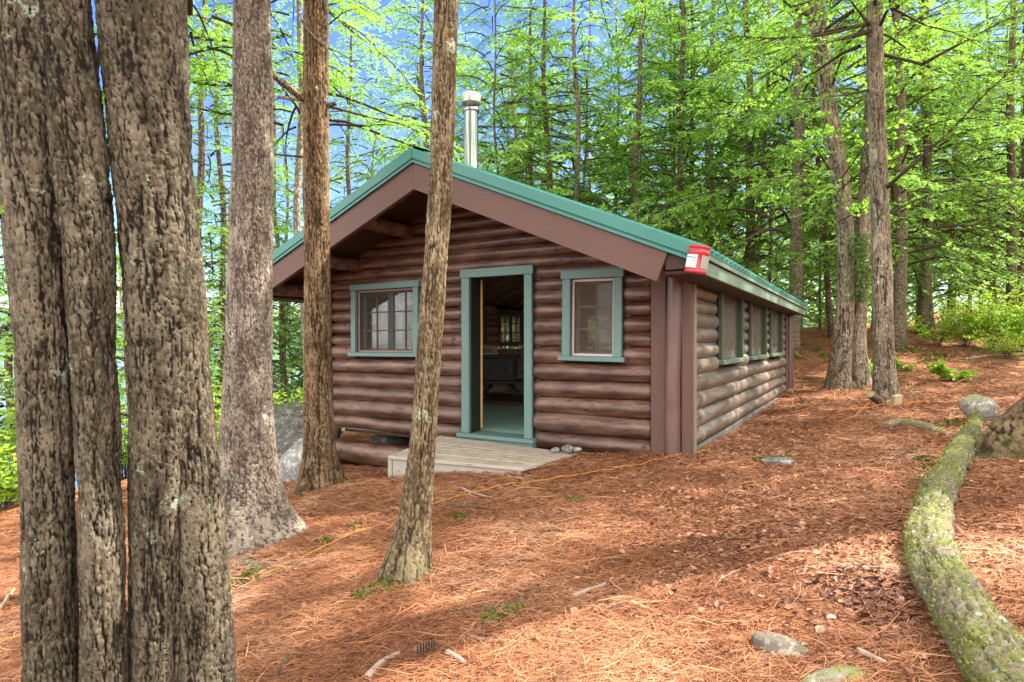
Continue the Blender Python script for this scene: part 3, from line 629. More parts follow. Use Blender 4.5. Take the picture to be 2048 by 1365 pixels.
# ---------------------------------------------------------------- wood stove, sign and hearth inside
sv = cw(-4.78, 3.95, -1.12); se = empty('wood_stove', sv, -TH - R(62)); tag(se, 'black cast iron wood stove on curved legs inside the doorway', 'stove')
se.rotation_euler = (0, 0, -TH + R(20))
MB().box(-.31, .31, -.24, .24, .34, .78).build('stove_body', M['iron'], se, .015)
MB().box(-.36, .36, -.29, .29, .782, .84).build('stove_top', M['iron'], se, .012)
MB().box(-.40, .58, -.33, .33, .28, .338).build('stove_ledge', M['iron'], se, .012)
b = MB()
for k, s_ in enumerate((1., .72)):
    th = np.linspace(0, np.pi, 17); pts = np.c_[.2 * s_ * np.cos(th), th * 0 - .243, .52 + .2 * s_ * np.sin(th)]; pts = np.r_[[[.2 * s_, -.243, .4]], pts, [[-.2 * s_, -.243, .4]]]; b.tube(pts, .014, 6)
    pts = np.c_[th * 0 + .313, .15 * s_ * np.cos(th), .52 + .18 * s_ * np.sin(th)]; pts = np.r_[[[.313, .15 * s_, .4]], pts, [[.313, -.15 * s_, .4]]]; b.tube(pts, .012, 6)
b.build('stove_ornament', M['iron'], se, smooth=True)
for sx in (-.27, .27):
    for sy in (-.2, .2):
        zz = np.linspace(0, .28, 8); b = MB(); b.tube(np.c_[sx + np.sign(sx) * .05 * np.sin(zz / .28 * 5.5), zz * 0 + sy, zz], np.linspace(.025, .04, 8), 8).build('leg', M['iron'], se, smooth=True)
hm = empty('hearth_pad', cw(-4.75, 3.95, -1.185), -TH); tag(hm, 'flat brick hearth pad under the black stove', 'hearth')
b = MB().box(-.75, .85, -.75, .75, .0, .06); b.build('hearth_base', M['brick'], hm, .01)
sg = empty('cabin_sign', cw(-4.93, 3.83, -.275)); tag(sg, 'small cream sign with dark lettering standing on the stove', 'sign'); sg.rotation_euler = (R(-8), 0, R(8))
MB().box(-.38, .15, -.006, .006, 0, .17).build('sign_board', M['cream'], sg, .002)
fc = bpy.data.curves.new('lettering', 'FONT'); fc.body = 'CABIN ~'; fc.size = .135; fc.extrude = .001; ft = bpy.data.objects.new('lettering', fc); C.collection.objects.link(ft); bpy.context.view_layer.update(); fme = bpy.data.meshes.new_from_object(ft.evaluated_get(bpy.context.evaluated_depsgraph_get())); bpy.data.objects.remove(ft); fme.materials.clear(); fo = link('lettering', fme, sg, [M['ink']]); fo.location = (-.35, -.009, .04); fo.rotation_euler = (R(90), 0, 0)
# ---------------------------------------------------------------- red canister hung at the roof corner
cp = cw(.30, OV - .13, .585); cs = empty('plastic_canister', cp); tag(cs, 'red plastic canister with paper labels hanging at the roof corner', 'canister'); cs.rotation_euler = (R(-4), R(10), R(-52))
def sq(rx, ry, z, n=32, p=4.): 
    th = np.arange(n) * 2 * np.pi / n + np.pi / n; c_, s_ = np.cos(th), np.sin(th); k = (abs(c_) ** p + abs(s_) ** p) ** (-1 / p); return np.c_[rx * k * c_, ry * k * s_, np.full(n, z)]
prof = [(.0, .0), (.074, .0), (.08, .008), (.08, .03), (.075, .035), (.073, .16), (.078, .17), (.078, .20), (.07, .206), (.07, .214), (.076, .217), (.076, .24), (.0, .242)]
V = np.concatenate([sq(max(r_, .001), max(r_, .001), z) for r_, z in prof]); n = 32; m = len(prof)
i = np.arange(m - 1)[:, None] * n; j = np.arange(n)[None]; q = np.stack([i + j, i + (j + 1) % n, i + n + (j + 1) % n, i + n + j], -1).reshape(-1, 4)
MB().add(V, [q]).build('canister_body', M['red'], cs, smooth=True)
lb = MB().box(-.056, .05, -.079, -.075, .042, .155).build('paper_label', M['paper'], cs, .001)
MB().box(-.05, .045, -.081, -.0795, .128, .134).build('printed_line', M['blueink'], lb); MB().box(.01, .02, -.081, -.0795, .1, .112).build('printed_mark', M['blueink'], lb)
MB().box(.075, .079, -.056, .05, .042, .155).build('paper_label', M['greypaper'], cs, .001)
# ---------------------------------------------------------------- trees
def trunk_mesh(path, near, seed, ncirc, dz, furrow=.012, cellw=.045, cellh=.1, flare=0., lobes=4, zbase=0., wrapless=False, zvis=None):
    """path: (n,4) x,y,z,r ; returns mesh arrays with bark relief"""
    path = np.asarray(path, float); L = np.r_[0, np.cumsum(np.linalg.norm(np.diff(path[:, :3], axis=0), axis=1))]
    s = [0.]
    while s[-1] < L[-1]:
        z = np.interp(s[-1], L, path[:, 2]); s.append(s[-1] + (dz if (zvis is None or z < zvis) else .5))
    s = np.array(s[:-1] + [L[-1]]); 
    ip = np.stack([np.interp(s, L, path[:, k]) for k in range(4)], -1)
    k = max(1, int(.25 / dz))
    if len(s) > 8:
        ker = np.ones(2 * k + 1) / (2 * k + 1)
        for c_ in range(4): ip[:, c_] = np.convolve(np.pad(ip[:, c_], k, mode='reflect', reflect_type='odd'), ker, 'valid')
    th = np.arange(ncirc) * 2 * np.pi / ncirc; S, T = np.meshgrid(s, th, indexing='ij'); r0 = ip[:, 3].mean()
    nw = max(5, int(round(2 * np.pi * r0 / cellw)))
    kk = r0 / cellw; C3 = lambda f_, fz, o=0.: np.stack([np.cos(T) * kk * f_ + seed + o, np.sin(T) * kk * f_ + o, S / cellh * fz], -1)
    w1 = fbm(C3(.6, .6), 5) - .5; w2 = fbm(C3(.6, .6, 40.), 5) - .5; th_ = fbm(C3(.8, .5, 9.), 3)
    x = T / (2 * np.pi) * nw + w1 * 1.9; y = S / cellh + w2 * 1.7 + seed
    f1, f2, cid = cells(x, y, nw, seed); wid = .05 + .42 * sstep(.35, .7, th_); pl = sstep(.02, wid, f2 - f1); ox, oy = cells.o; wv = sstep(.25, .75, np.abs(ox) / (np.abs(ox) + np.abs(oy) + 1e-6)); pl = 1 - (1 - pl) * (.38 + .62 * wv); nr = fbm(C3(.5, .14, 70.) + w1[..., None] * np.array([.5, .5, 0]), 4); nr = np.abs(fbm(C3(.34, .1, 70.) + w1[..., None] * np.array([.7, .7, 0]), 5) - .5); pl = pl * (.3 + .7 * sstep(.004, .035, nr)); rdg = sstep(.0, .16, nr)
    tl1 = ((cid * 7.3 % 1) - .5) * ox * 1.1 + ((cid * 13.7 % 1) - .3) * oy * .9
    x2 = T / (2 * np.pi) * nw * 2 + w2 * 3.5; y2 = S / cellh * 2.1 + w1 * 3.5
    g1_, g2_, cid2 = cells(x2, y2, nw * 2, seed + 3); ox, oy = cells.o; tl2 = ((cid2 * 7.3 % 1) - .5) * ox * 1.3 + ((cid2 * 13.7 % 1) - .25) * oy * 1.1; p2 = sstep(.0, .22, g2_ - g1_)
    fl_ = fbm(C3(4., 3., 22.), 4)
    rel = np.clip(pl * (.75 + .3 * tl1 + .3 * tl2 + .5 * (fl_ - .5)) * (.72 + .28 * p2), 0, 1.1)
    bl_ = fbm(C3(.35, .2, 200.), 3); pvar = np.clip(.47 + 1.8 * (.25 * (cid - .5) + .55 * (cid2 - .5) + .9 * tl2 + .5 * tl1 + 1.6 * (fl_ - .5) + 1.5 * (bl_ - .5)), 0, 1)
    dsp = (pl - 1) * .8 + .9 * (rdg - .6) + .22 * tl1 + .28 * tl2 + (p2 - 1) * .14 + .45 * (fl_ - .5)
    trunk_mesh.pvar = pvar.ravel()
    h = S + 0.
    rr = ip[:, 3][:, None] * (1 + .05 * (fbm(np.stack([np.cos(T) + seed, np.sin(T), S * 1.2], -1), 2) - .5) * 2)
    if flare: rr = rr * (1 + flare * np.exp(-np.maximum(S - zbase, 0) / .24) * (1 + .75 * np.cos(lobes * T + seed) * (.6 + .4 * np.cos(T * 2 + seed * 2))))
    rr = rr + furrow * dsp
    V, q = tube(ip[:, :3], rr, ncirc)
    return V, q, rel.ravel()
def vz(path_px, Y, top=None, base_z=None):
    """photo outline points (x, y, width px) at depth Y -> path x,y,z,r (from the ground up)"""
    P_ = [((x - 1024) / F * Y, Y, (682 - y) / F * Y, w_ / 2 / F * Y) for x, y, w_ in path_px]
    P_.sort(key=lambda p: p[2])
    if base_z is not None:
        p0, p1 = P_[0], P_[1]; k = (base_z - p0[2]) / (p1[2] - p0[2]) if p1[2] != p0[2] else 0
        if base_z < p0[2]: P_.insert(0, (p0[0] + (p1[0] - p0[0]) * k, Y, base_z, p0[3]))
    if top:
        p0, p1 = P_[-2], P_[-1]; dz_ = top - p1[2]; k = .6 * dz_ / (p1[2] - p0[2] + 1e-6)
        k = min(k, 8); P_.append((p1[0] + (p1[0] - p0[0]) * k, Y, top, p1[3] * .35))
    return np.array(P_)
def leaves_mesh(B, D, U, Ln, rg, step, l, wd, ang=42, both=True, jit=.25, tint0=None):
    """twigs (base, dir, up, length) -> leaf quads"""
    n = np.maximum(2, (Ln / step).astype(int)); idx = np.repeat(np.arange(len(B)), n)
    k = np.concatenate([np.arange(a) for a in n]); s = (k + .5) / n[idx]
    reps = 2 if both else 1; idx = np.repeat(idx, reps); s = np.repeat(s, reps); sg_ = np.tile([1., -1.], len(idx) // 2) if both else rg.choice([-1., 1.], len(idx)); N = len(idx)
    d_ = D[idx]; u_ = U[idx]; sd = np.cross(d_, u_); sd /= np.linalg.norm(sd, axis=1)[:, None] + 1e-9
    p = B[idx] + d_ * (Ln[idx] * s)[:, None]; p[:, 2] -= .25 * (Ln[idx] * s) ** 2 * 1.0
    a = np.radians(ang) * rg.uniform(.5, 1.4, N); ld = d_ * np.cos(a)[:, None] + sd * (sg_ * np.sin(a))[:, None] + rg.normal(0, jit, (N, 3)); ld /= np.linalg.norm(ld, axis=1)[:, None]
    nn = u_ + rg.normal(0, jit * 1.3, (N, 3)); ls = np.cross(ld, nn); ls /= np.linalg.norm(ls, axis=1)[:, None] + 1e-9
    lo = (l * rg.uniform(.6, 1.25, N) * (1 - .35 * s))[:, None]; ww = (wd * rg.uniform(.7, 1.2, N))[:, None]
    V = np.stack([p, p + ld * lo * .5 + ls * ww, p + ld * lo, p + ld * lo * .5 - ls * ww], 1).reshape(-1, 3)
    tb = rg.uniform(0, 1, len(B)) if tint0 is None else tint0
    tint = np.repeat(np.clip(tb[idx] * .6 + rg.uniform(0, .4, N), 0, 1), 4)
    return V, np.arange(N * 4).reshape(-1, 4), tint
def branch_set(rg, brs, style):
    """brs: list of (pts (m,3), r0) -> V, faces wood, faces leaves, tint"""
    VW = []; QW = []; nv = 0; TB, TD, TU, TL, TT = [], [], [], [], []
    for pts, r0, bare in brs:
        m = len(pts); V, q = tube(pts, np.linspace(r0, max(.0025, r0 * .15), m), 4 if r0 < .02 else 6); VW.append(V); QW.append(q + nv); nv += len(V)
        seg = np.linalg.norm(np.diff(pts, axis=0), axis=1); L = seg.sum(); cs_ = np.r_[0, np.cumsum(seg)] / L
        sp = .085 if style != 'broad' else .12
        s = np.arange(bare, 1, sp / L) if L > 0 else np.array([])
        if len(s) < 2: continue
        s = s + rg.uniform(-.02, .02, len(s)); s = np.clip(s, 0, 1)
        base = np.stack([np.interp(s, cs_, pts[:, k]) for k in range(3)], -1); tg = np.stack([np.interp(s, cs_, np.gradient(pts, axis=0)[:, k]) for k in range(3)], -1); tg /= np.linalg.norm(tg, axis=1)[:, None]
        up = np.tile([0, 0, 1.], (len(s), 1)) + rg.normal(0, .22 if style != 'broad' else .5, (len(s), 3)); sd = np.cross(tg, up); sd /= np.linalg.norm(sd, axis=1)[:, None]
        sg_ = np.where(np.arange(len(s)) % 2, 1., -1.); a = np.radians(rg.uniform(38, 72, len(s)))
        dd = tg * np.cos(a)[:, None] + sd * (sg_ * np.sin(a))[:, None]; dd[:, 2] -= rg.uniform(.0, .3, len(s)); dd /= np.linalg.norm(dd, axis=1)[:, None]
        tl = (.14 + .42 * np.sin(np.pi * np.clip((s - bare) / (1 - bare), 0, 1) ** .8 * .92 + .1)) * rg.uniform(.55, 1.15, len(s)) * min(1., .45 + L * .25)
        keep = rg.random(len(s)) > (.06 if style != 'broad' else .12)
        TB.append(base[keep]); TD.append(dd[keep]); TU.append((up / np.linalg.norm(up, axis=1)[:, None])[keep]); TL.append(tl[keep])
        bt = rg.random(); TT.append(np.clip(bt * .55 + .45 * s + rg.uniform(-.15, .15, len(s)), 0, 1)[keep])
        # twig wood
        for b_, d_, l_ in list(zip(base[keep], dd[keep], tl[keep]))[::2]:
            e_ = b_ + d_ * l_ * .8; V, q = tube(np.stack([b_, e_ - np.array([0, 0, .12 * l_ * l_])]), np.array([.004, .0015]), 3); VW.append(V); QW.append(q + nv); nv += len(V)
    TB, TD, TU, TL, TT = map(np.concatenate, (TB, TD, TU, TL, TT))
    if style == 'broad': Vl, Ql, tint = leaves_mesh(TB, TD, TU, TL, rg, .075, .115, .042, 50, True, .5, TT)
    elif style == 'fine': Vl, Ql, tint = leaves_mesh(TB, TD, TU, TL, rg, .034, .062, .010, 46, True, .2, TT)
    else: Vl, Ql, tint = leaves_mesh(TB, TD, TU, TL, rg, .042, .095, .019, 42, True, .27, TT)
    VW = np.concatenate(VW); QW = np.concatenate(QW)
    return np.r_[VW, Vl], QW, Ql + len(VW), np.r_[np.zeros(len(VW)), tint]
def crown_mesh(seed, H0, H1, Rm, nb, style, p=1.1):
    rg = np.random.default_rng(seed); brs = []
    for k in range(nb):
        f_ = (k + rg.random()) / nb; f_ = f_ ** p; h = H0 + (H1 - H0) * f_; az = rg.uniform(0, 2 * np.pi) if style == 'broad' else k * 2.399 + rg.uniform(-.5, .5)
        L = (Rm * (1 - .8 * f_) if style != 'broad' else Rm * (.35 + 1.1 * f_ * (1 - f_ * .75))) * rg.uniform(.32, 1.25) + .25
        s = np.linspace(0, 1, 9); a_ = rg.uniform(-.12, .3) if style != 'broad' else rg.uniform(.35, .9); d_ = rg.uniform(.2, .5) if style != 'broad' else rg.uniform(.1, .5); cv = rg.uniform(-.5, .5)
        aa = az + cv * s; pts = np.c_[np.cumsum(np.cos(aa)) * L / 9, np.cumsum(np.sin(aa)) * L / 9, h + L * (a_ * s - d_ * s * s)]; pts[:, 2] += .02 * L * np.sin(s * 9 + seed); brs.append((pts, .008 + .008 * L, .93 if (style == 'hem' and rg.random() < .14 - .1 * f_) else (.12 if f_ > .25 else .3)))
        if style == 'broad':
            for q_ in range(2):
                j = rg.integers(3, 7); b0 = pts[j]; az2 = az + rg.choice([-1, 1]) * rg.uniform(.5, 1.1); l2 = L * rg.uniform(.3, .55); s2 = np.linspace(0, 1, 6)
                brs.append((np.c_[b0[0] + np.cos(az2) * l2 * s2, b0[1] + np.sin(az2) * l2 * s2, b0[2] + l2 * (.4 * s2 - .4 * s2 * s2)], .008, .1))
    V, qw, ql, tint = branch_set(rg, brs, style)
    me = mesh_np('crown', V, [qw, ql], np.r_[np.zeros(len(qw)), np.ones(len(ql))], {'tint': tint}, False)
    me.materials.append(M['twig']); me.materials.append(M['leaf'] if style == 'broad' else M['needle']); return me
CR = {'h1': crown_mesh(11, 2.2, 15, 3.7, 125, 'hem'), 'h2': crown_mesh(12, 3.2, 16, 3.9, 118, 'hem'), 'h3': crown_mesh(13, 1.5, 12.5, 3.3, 122, 'hem', 1.0),
      'h4': crown_mesh(14, 7.0, 17, 3.4, 90, 'hem'), 'b1': crown_mesh(21, 3.4, 13, 3.3, 64, 'broad'), 'b2': crown_mesh(22, 1.8, 9.5, 2.8, 60, 'broad'),
      'y1': crown_mesh(31, .5, 4.5, 1.5, 46, 'hem', 1.0), 'y2': crown_mesh(32, .6, 3.2, 1.2, 20, 'broad')}
def near_tree(name, stems, label, mat, ncirc=96, dz=.012, zvis=2.6, crown=None, crown_rot=0., cw_=.045, chh=.1, fur=.012, flare=0., cscale=1., group=None, cat='tree', lobes=4):
    """stems: list of paths; first gives the base"""
    p0 = stems[0][0]; e = empty(name, (p0[0], p0[1], g1(p0[0], p0[1]))); tag(e, label, cat, group); off = np.array([p0[0], p0[1], e.location.z, 0])
    for i_, st in enumerate(stems):
        V, q, rel = trunk_mesh(np.asarray(st) - off, True, int(abs(p0[0] * 37) + i_ * 5 + abs(st[0][0]) * 11) % 91, ncirc, dz, fur, cw_, chh, flare, lobes, max(0, e.location.z - st[0][2]), zvis=zvis)
        link('trunk' if len(stems) == 1 else 'stem', mesh_np('trunk', V, [q], None, {'relief': rel, 'plate': trunk_mesh.pvar}), e, [mat])
    if crown:
        c_ = link('crown', CR[crown], e); st0 = np.asarray(stems[0]); hz = e.location.z + (7. if crown == 'h4' else 4.5) * cscale + 1.2; ax_ = Vector((np.interp(hz, st0[:, 2], st0[:, 0]) - e.location.x, np.interp(hz, st0[:, 2], st0[:, 1]) - e.location.y, hz - e.location.z)); c_.rotation_mode = 'QUATERNION'; c_.rotation_quaternion = Vector((0, 0, 1)).rotation_difference(ax_) @ Quaternion((0, 0, 1), crown_rot); c_.scale = (cscale,) * 3
    return e
def stub(tree, px, Y, r0, r1, name='limb', mat='twig', n=8, dy=None):
    """bare limb through photo points at depth Y (dy: depth change along it)"""
    pts = []
    for k, (x, y) in enumerate(px):
        yy = Y + (dy or 0) * k / max(1, len(px) - 1); pts.append(ray(x, y) * yy)
    pts = np.array(pts); s = np.r_[0, np.cumsum(np.linalg.norm(np.diff(pts, axis=0), axis=1))]; t_ = np.linspace(0, s[-1], 14); P_ = np.stack([np.interp(t_, s, pts[:, k]) for k in range(3)], -1)
    for k in range(3): P_[1:-1, k] = (P_[:-2, k] + P_[1:-1, k] + P_[2:, k]) / 3
    P_ = P_ - np.array(tree.location); rr = np.linspace(r0, r1, 14) * (1 + .15 * np.sin(np.arange(14) * 2.1)); b = MB(); b.tube(P_, rr, n); return b.build(name, M[mat], tree, smooth=True), P_
Y1 = 2.2; t1 = near_tree('hemlock_tree', [vz([(101, 1365, 94), (94, 1000, 89), (91, 700, 91), (80, 450, 103), (67, 250, 108), (44, 0, 112)], Y1, 9, -1.75), vz([(208, 1365, 82), (201, 1000, 79), (188, 700, 76), (174, 450, 96), (154, 250, 100), (116, 0, 104)], Y1 + .03, 9, -1.75)],
    'thick olive-barked double trunk at the picture edge', M['bark_olive'], 120, .0055, 3.2, 'h4', .5, .019, .05, .009)
Y2 = 2.35; t2 = near_tree('hemlock_tree', [vz([(318, 1365, 106), (321, 1050, 108), (324, 900, 116), (334, 700, 138), (318, 480, 140), (304, 300, 144), (281, 0, 160)], Y2, 10, -1.75), vz([(418, 1365, 100), (402, 1100, 98), (388, 900, 92), (368, 700, 80), (350, 480, 74), (338, 300, 60), (320, 100, 40)], Y2 + .05, None, -1.75)],
    'thick olive-barked trunk splitting at its foot, beside the double trunk', M['bark_olive'], 130, .0055, 3.3, 'h4', 2.5, .019, .05, .009)
b = MB(); th = np.linspace(0, 2 * np.pi, 22); kc = ray(264, 735) * 2.29 - np.array(t2.location); b.tube(np.c_[kc[0] + .018 + .022 * np.cos(th), th * 0 + kc[1] - .01, kc[2] + .026 * np.sin(th)], .014, 8, False, np.full(22, .75)).build('knot', M['bark_olive'], t2, smooth=True, attr='relief')
Y3 = 4.93; t3 = near_tree('hemlock_tree', [vz([(500, 1085, 112), (496, 1000, 108), (493, 850, 98), (497, 700, 87), (501, 500, 82), (506, 300, 77), (505, 0, 70)], Y3, 13, -1.9)],
    'pale grey straight trunk with lichen and a flared mossy foot', M['bark_grey'], 120, .010, 4.8, 'h4', 1.2, .018, .04, .008, .85, 1., lobes=3)
Y4 = 6.66; t4 = near_tree('hemlock_tree', [vz([(642, 975, 62), (638, 850, 58), (636, 700, 52), (634, 500, 49), (632, 300, 50), (632, 0, 49)], Y4, 13, -1.75)],
    'brown furrowed trunk standing against the front end of the eave, with a broken limb', M['bark_brown'], 100, .012, 5.8, 'h4', 3., .032, .12, .016, .75, 1.)
stub(t4, [(622, 208), (596, 190), (570, 170), (544, 150)], Y4, .045, .028, 'broken_limb', 'bark_far', dy=-.5)
stub(t4, [(612, 198), (585, 198), (556, 194)], Y4 + .1, .025, .02, 'broken_limb', 'bark_mid', dy=.3); stub(t4, [(655, 212), (672, 206)], Y4, .03, .025, 'broken_limb', 'bark_far')
stub(t4, [(610, 55), (635, 82), (644, 90)], Y4 - .17, .012, .02, 'broken_limb', 'twig'); stub(t4, [(610, 314), (585, 312), (546, 308)], Y4, .014, .008, 'broken_limb', 'twig')
Y5 = 3.84; t5 = near_tree('hemlock_tree', [vz([(812, 1168, 70), (822, 1100, 62), (835, 1000, 54), (849, 850, 48), (857, 700, 48), (865, 600, 49), (878, 450, 50), (884, 300, 47), (893, 0, 46)], Y5, 10, -1.7)],
    'slender leaning trunk standing right in front of the cabin facade', M['bark_thin'], 90, .008, 4.0, 'h4', 4., .021, .085, .010, .65, .8)
# the pair at the uphill side of the cabin
YA = 13.6; tA = near_tree('maple_tree', [vz([(1676, 775, 46), (1684, 690, 36), (1691, 600, 32), (1692, 487, 31), (1687, 400, 31), (1676, 330, 32), (1662, 250, 32), (1653, 180, 31), (1640, 90, 31), (1632, 0, 30)], YA, 14, -1.3), vz([(1714, 770, 50), (1712, 690, 38), (1714, 640, 34), (1722, 500, 32), (1732, 400, 29), (1738, 300, 26), (1745, 150, 22)], YA + .1, 12, -1.3), vz([(1640, 80, 18), (1620, 30, 16), (1606, 0, 16)], YA, 13)],
    'bent twin-stemmed mossy trunk uphill of the cabin end wall', M['bark_up'], 64, .025, 9.5, 'b1', 1., .045, .14, .012, .15, 1.05)
YB = 10.7; tB = near_tree('hemlock_tree', [vz([(1772, 800, 46), (1768, 720, 38), (1766, 646, 37), (1763, 500, 35), (1757, 350, 32), (1753, 220, 31), (1750, 100, 31), (1750, 0, 30)], YB, 13, -1.25)],
    'straight grey-brown trunk with long bare limbs next to the twin-stemmed trunk', M['bark_up'], 64, .022, 8, 'h4', 2., .036, .16, .010, .18, .9)
def leafy_limb(tree, px, Y, r0, dy, seed, bare=.35, side=True, twl=1.):
    """limb through photo points, its side twigs carrying hemlock sprays"""
    lb, P_ = stub(tree, px, Y, r0, .004, 'limb', 'twig', 8, dy); rg = np.random.default_rng(seed); brs = []
    L = np.linalg.norm(np.diff(P_, axis=0), axis=1).sum()
    for k in range(int(5 + L * 4.5)):
        f_ = bare + (1 - bare) * (k + rg.random()) / int(5 + L * 4.5); i_ = f_ * 13; j = min(int(i_), 12); b0 = P_[j] + (P_[j + 1] - P_[j]) * (i_ - j); tg = P_[j + 1] - P_[j]; tg /= np.linalg.norm(tg)
        sd = np.cross(tg, [0, 0, 1]); sd /= np.linalg.norm(sd); a = R(rg.uniform(30, 70)) * rg.choice([-1, 1]); d_ = tg * math.cos(a) + sd * math.sin(a); l_ = rg.uniform(.35, .95) * twl * (1.15 - .5 * f_); s = np.linspace(0, 1, 6)[:, None]
        brs.append((b0 + d_ * l_ * s + np.array([0, 0, 1.]) * l_ * (.08 * s - .38 * s * s), .007, .08))
    V, qw, ql, tint = branch_set(rg, brs, 'fine'); me = mesh_np('spray', V, [qw, ql], np.r_[np.zeros(len(qw)), np.ones(len(ql))], {'tint': tint}, False)
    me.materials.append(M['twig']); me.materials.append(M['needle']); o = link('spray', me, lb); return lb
leafy_limb(tB, [(1742, 62), (1660, 84), (1560, 100), (1448, 132)], YB, .04, -1.6, 1, .5)
leafy_limb(tB, [(1740, 46), (1650, 70), (1540, 78), (1420, 66)], YB, .032, -1.0, 2, .45)
leafy_limb(tB, [(1738, 180), (1690, 190), (1642, 194), (1560, 222), (1480, 232)], YB, .025, -1.3, 3, .35)
leafy_limb(tB, [(1762, 108), (1845, 128), (1895, 150), (1960, 152), (2040, 140)], YB, .032, -1.2, 4, .3)
leafy_limb(tB, [(1768, 380), (1803, 348), (1900, 265), (1975, 180), (2060, 112)], YB, .04, -2.4, 5, .35, twl=1.1)
leafy_limb(tB, [(1845, 128), (1930, 82), (2060, 14)], YB - .5, .03, -1.0, 6, .3)
leafy_limb(tB, [(1770, 432), (1840, 395), (1930, 372), (2050, 368)], YB, .02, -1.2, 7, .3)
leafy_limb(tB, [(1738, 332), (1705, 358), (1680, 380), (1640, 430)], YB, .02, .8, 8, .3)
leafy_limb(tB, [(1748, 60), (1715, 20), (1692, -10)], YB, .04, -.3, 9, .6)
leafy_limb(tB, [(1758, 55), (1775, 22), (1790, -10)], YB, .03, -.3, 10, .6)
leafy_limb(tA, [(1662, 118), (1700, 80), (1735, 62)], YA, .035, -.8, 11, .7)
leafy_limb(tA, [(1690, 330), (1640, 345), (1560, 352), (1500, 380)], YA, .02, -1.5, 12, .3)
# dark climbing leaves on the twin trunk
rg = np.random.default_rng(3); N = 1500; zz = rg.uniform(470, 600, N); Pv = np.stack([ray(a, b_) * (YA - .25 + c_) for a, b_, c_ in zip(1722 + rg.normal(0, 15, N), zz, rg.uniform(-.15, .35, N))]) - np.array(tA.location)
dv = rg.normal(0, 1, (N, 3)); dv /= np.linalg.norm(dv, axis=1)[:, None]; nv_ = np.cross(dv, rg.normal(0, 1, (N, 3))); nv_ /= np.linalg.norm(nv_, axis=1)[:, None]
V = np.stack([Pv, Pv + dv * .035 + nv_ * .02, Pv + dv * .07, Pv + dv * .035 - nv_ * .02], 1).reshape(-1, 3)
link('ivy', mesh_np('ivy', V, [np.arange(N * 4).reshape(-1, 4)], None, {'tint': np.repeat(rg.random(N), 4)}, False), tA, [M['ivy']])
# ---------------------------------------------------------------- the woods behind
def wood_tree(x0, x1, wpx, Y, crown, label, mat='bark_far', group='trees in the woods behind the cabin', y0=600, H=15., sc=1., limbs=5, seed=None):
    X0 = (x0 - 1024) / F * Y; X1 = (x1 - 1024) / F * Y; z0 = (682 - y0) / F * Y; z1 = 682 / F * Y; sl_ = (X1 - X0) / (z1 - z0); zg = g1(X0, Y); r = wpx / 2 / F * Y; rg = np.random.default_rng(int(abs(x0 * 7 + Y * 13)))
    Xb = X0 + sl_ * (zg - z0); e = empty('hemlock_tree' if crown[0] == 'h' else 'maple_tree', (Xb, Y, zg)); tag(e, label, 'tree', group)
    zz = np.linspace(-.2, H, 22); wob = .08 * np.sin(zz * .5 + x0) + .04 * np.sin(zz * 1.3 + x0 * 2); wob -= wob[0]
    rr = r * (1 - .7 * np.clip(zz / H, 0, 1) ** 1.2) * 1.12; rr[0] *= 1.5; rr[1] *= 1.08; rr = np.maximum(rr, .02)
    b = MB(); b.tube(np.c_[sl_ * zz + wob, wob * .5, zz], rr, 12)
    for k in range(limbs):     # dead stubs
        h = rg.uniform(1.2, 6.5); az = rg.uniform(0, 6.28); l_ = rg.uniform(.3, 1.5); s = np.linspace(0, 1, 5); px_ = np.interp(h, zz, sl_ * zz + wob)
        b.tube(np.c_[px_ + np.cos(az) * l_ * s, np.sin(az) * l_ * s, h + l_ * (.25 * s - .3 * s * s)], np.linspace(.018, .005, 5), 4)
    b.build('trunk', M[mat], e, smooth=True)
    c_ = link('crown', CR[crown], e); c_.rotation_mode = 'QUATERNION'; c_.rotation_quaternion = Quaternion((0, 1, 0), math.atan(sl_)) @ Quaternion((0, 0, 1), rg.uniform(0, 6.28)); c_.scale = (sc * rg.uniform(.9, 1.12),) * 2 + (sc * rg.uniform(.9, 1.1),)
    return e
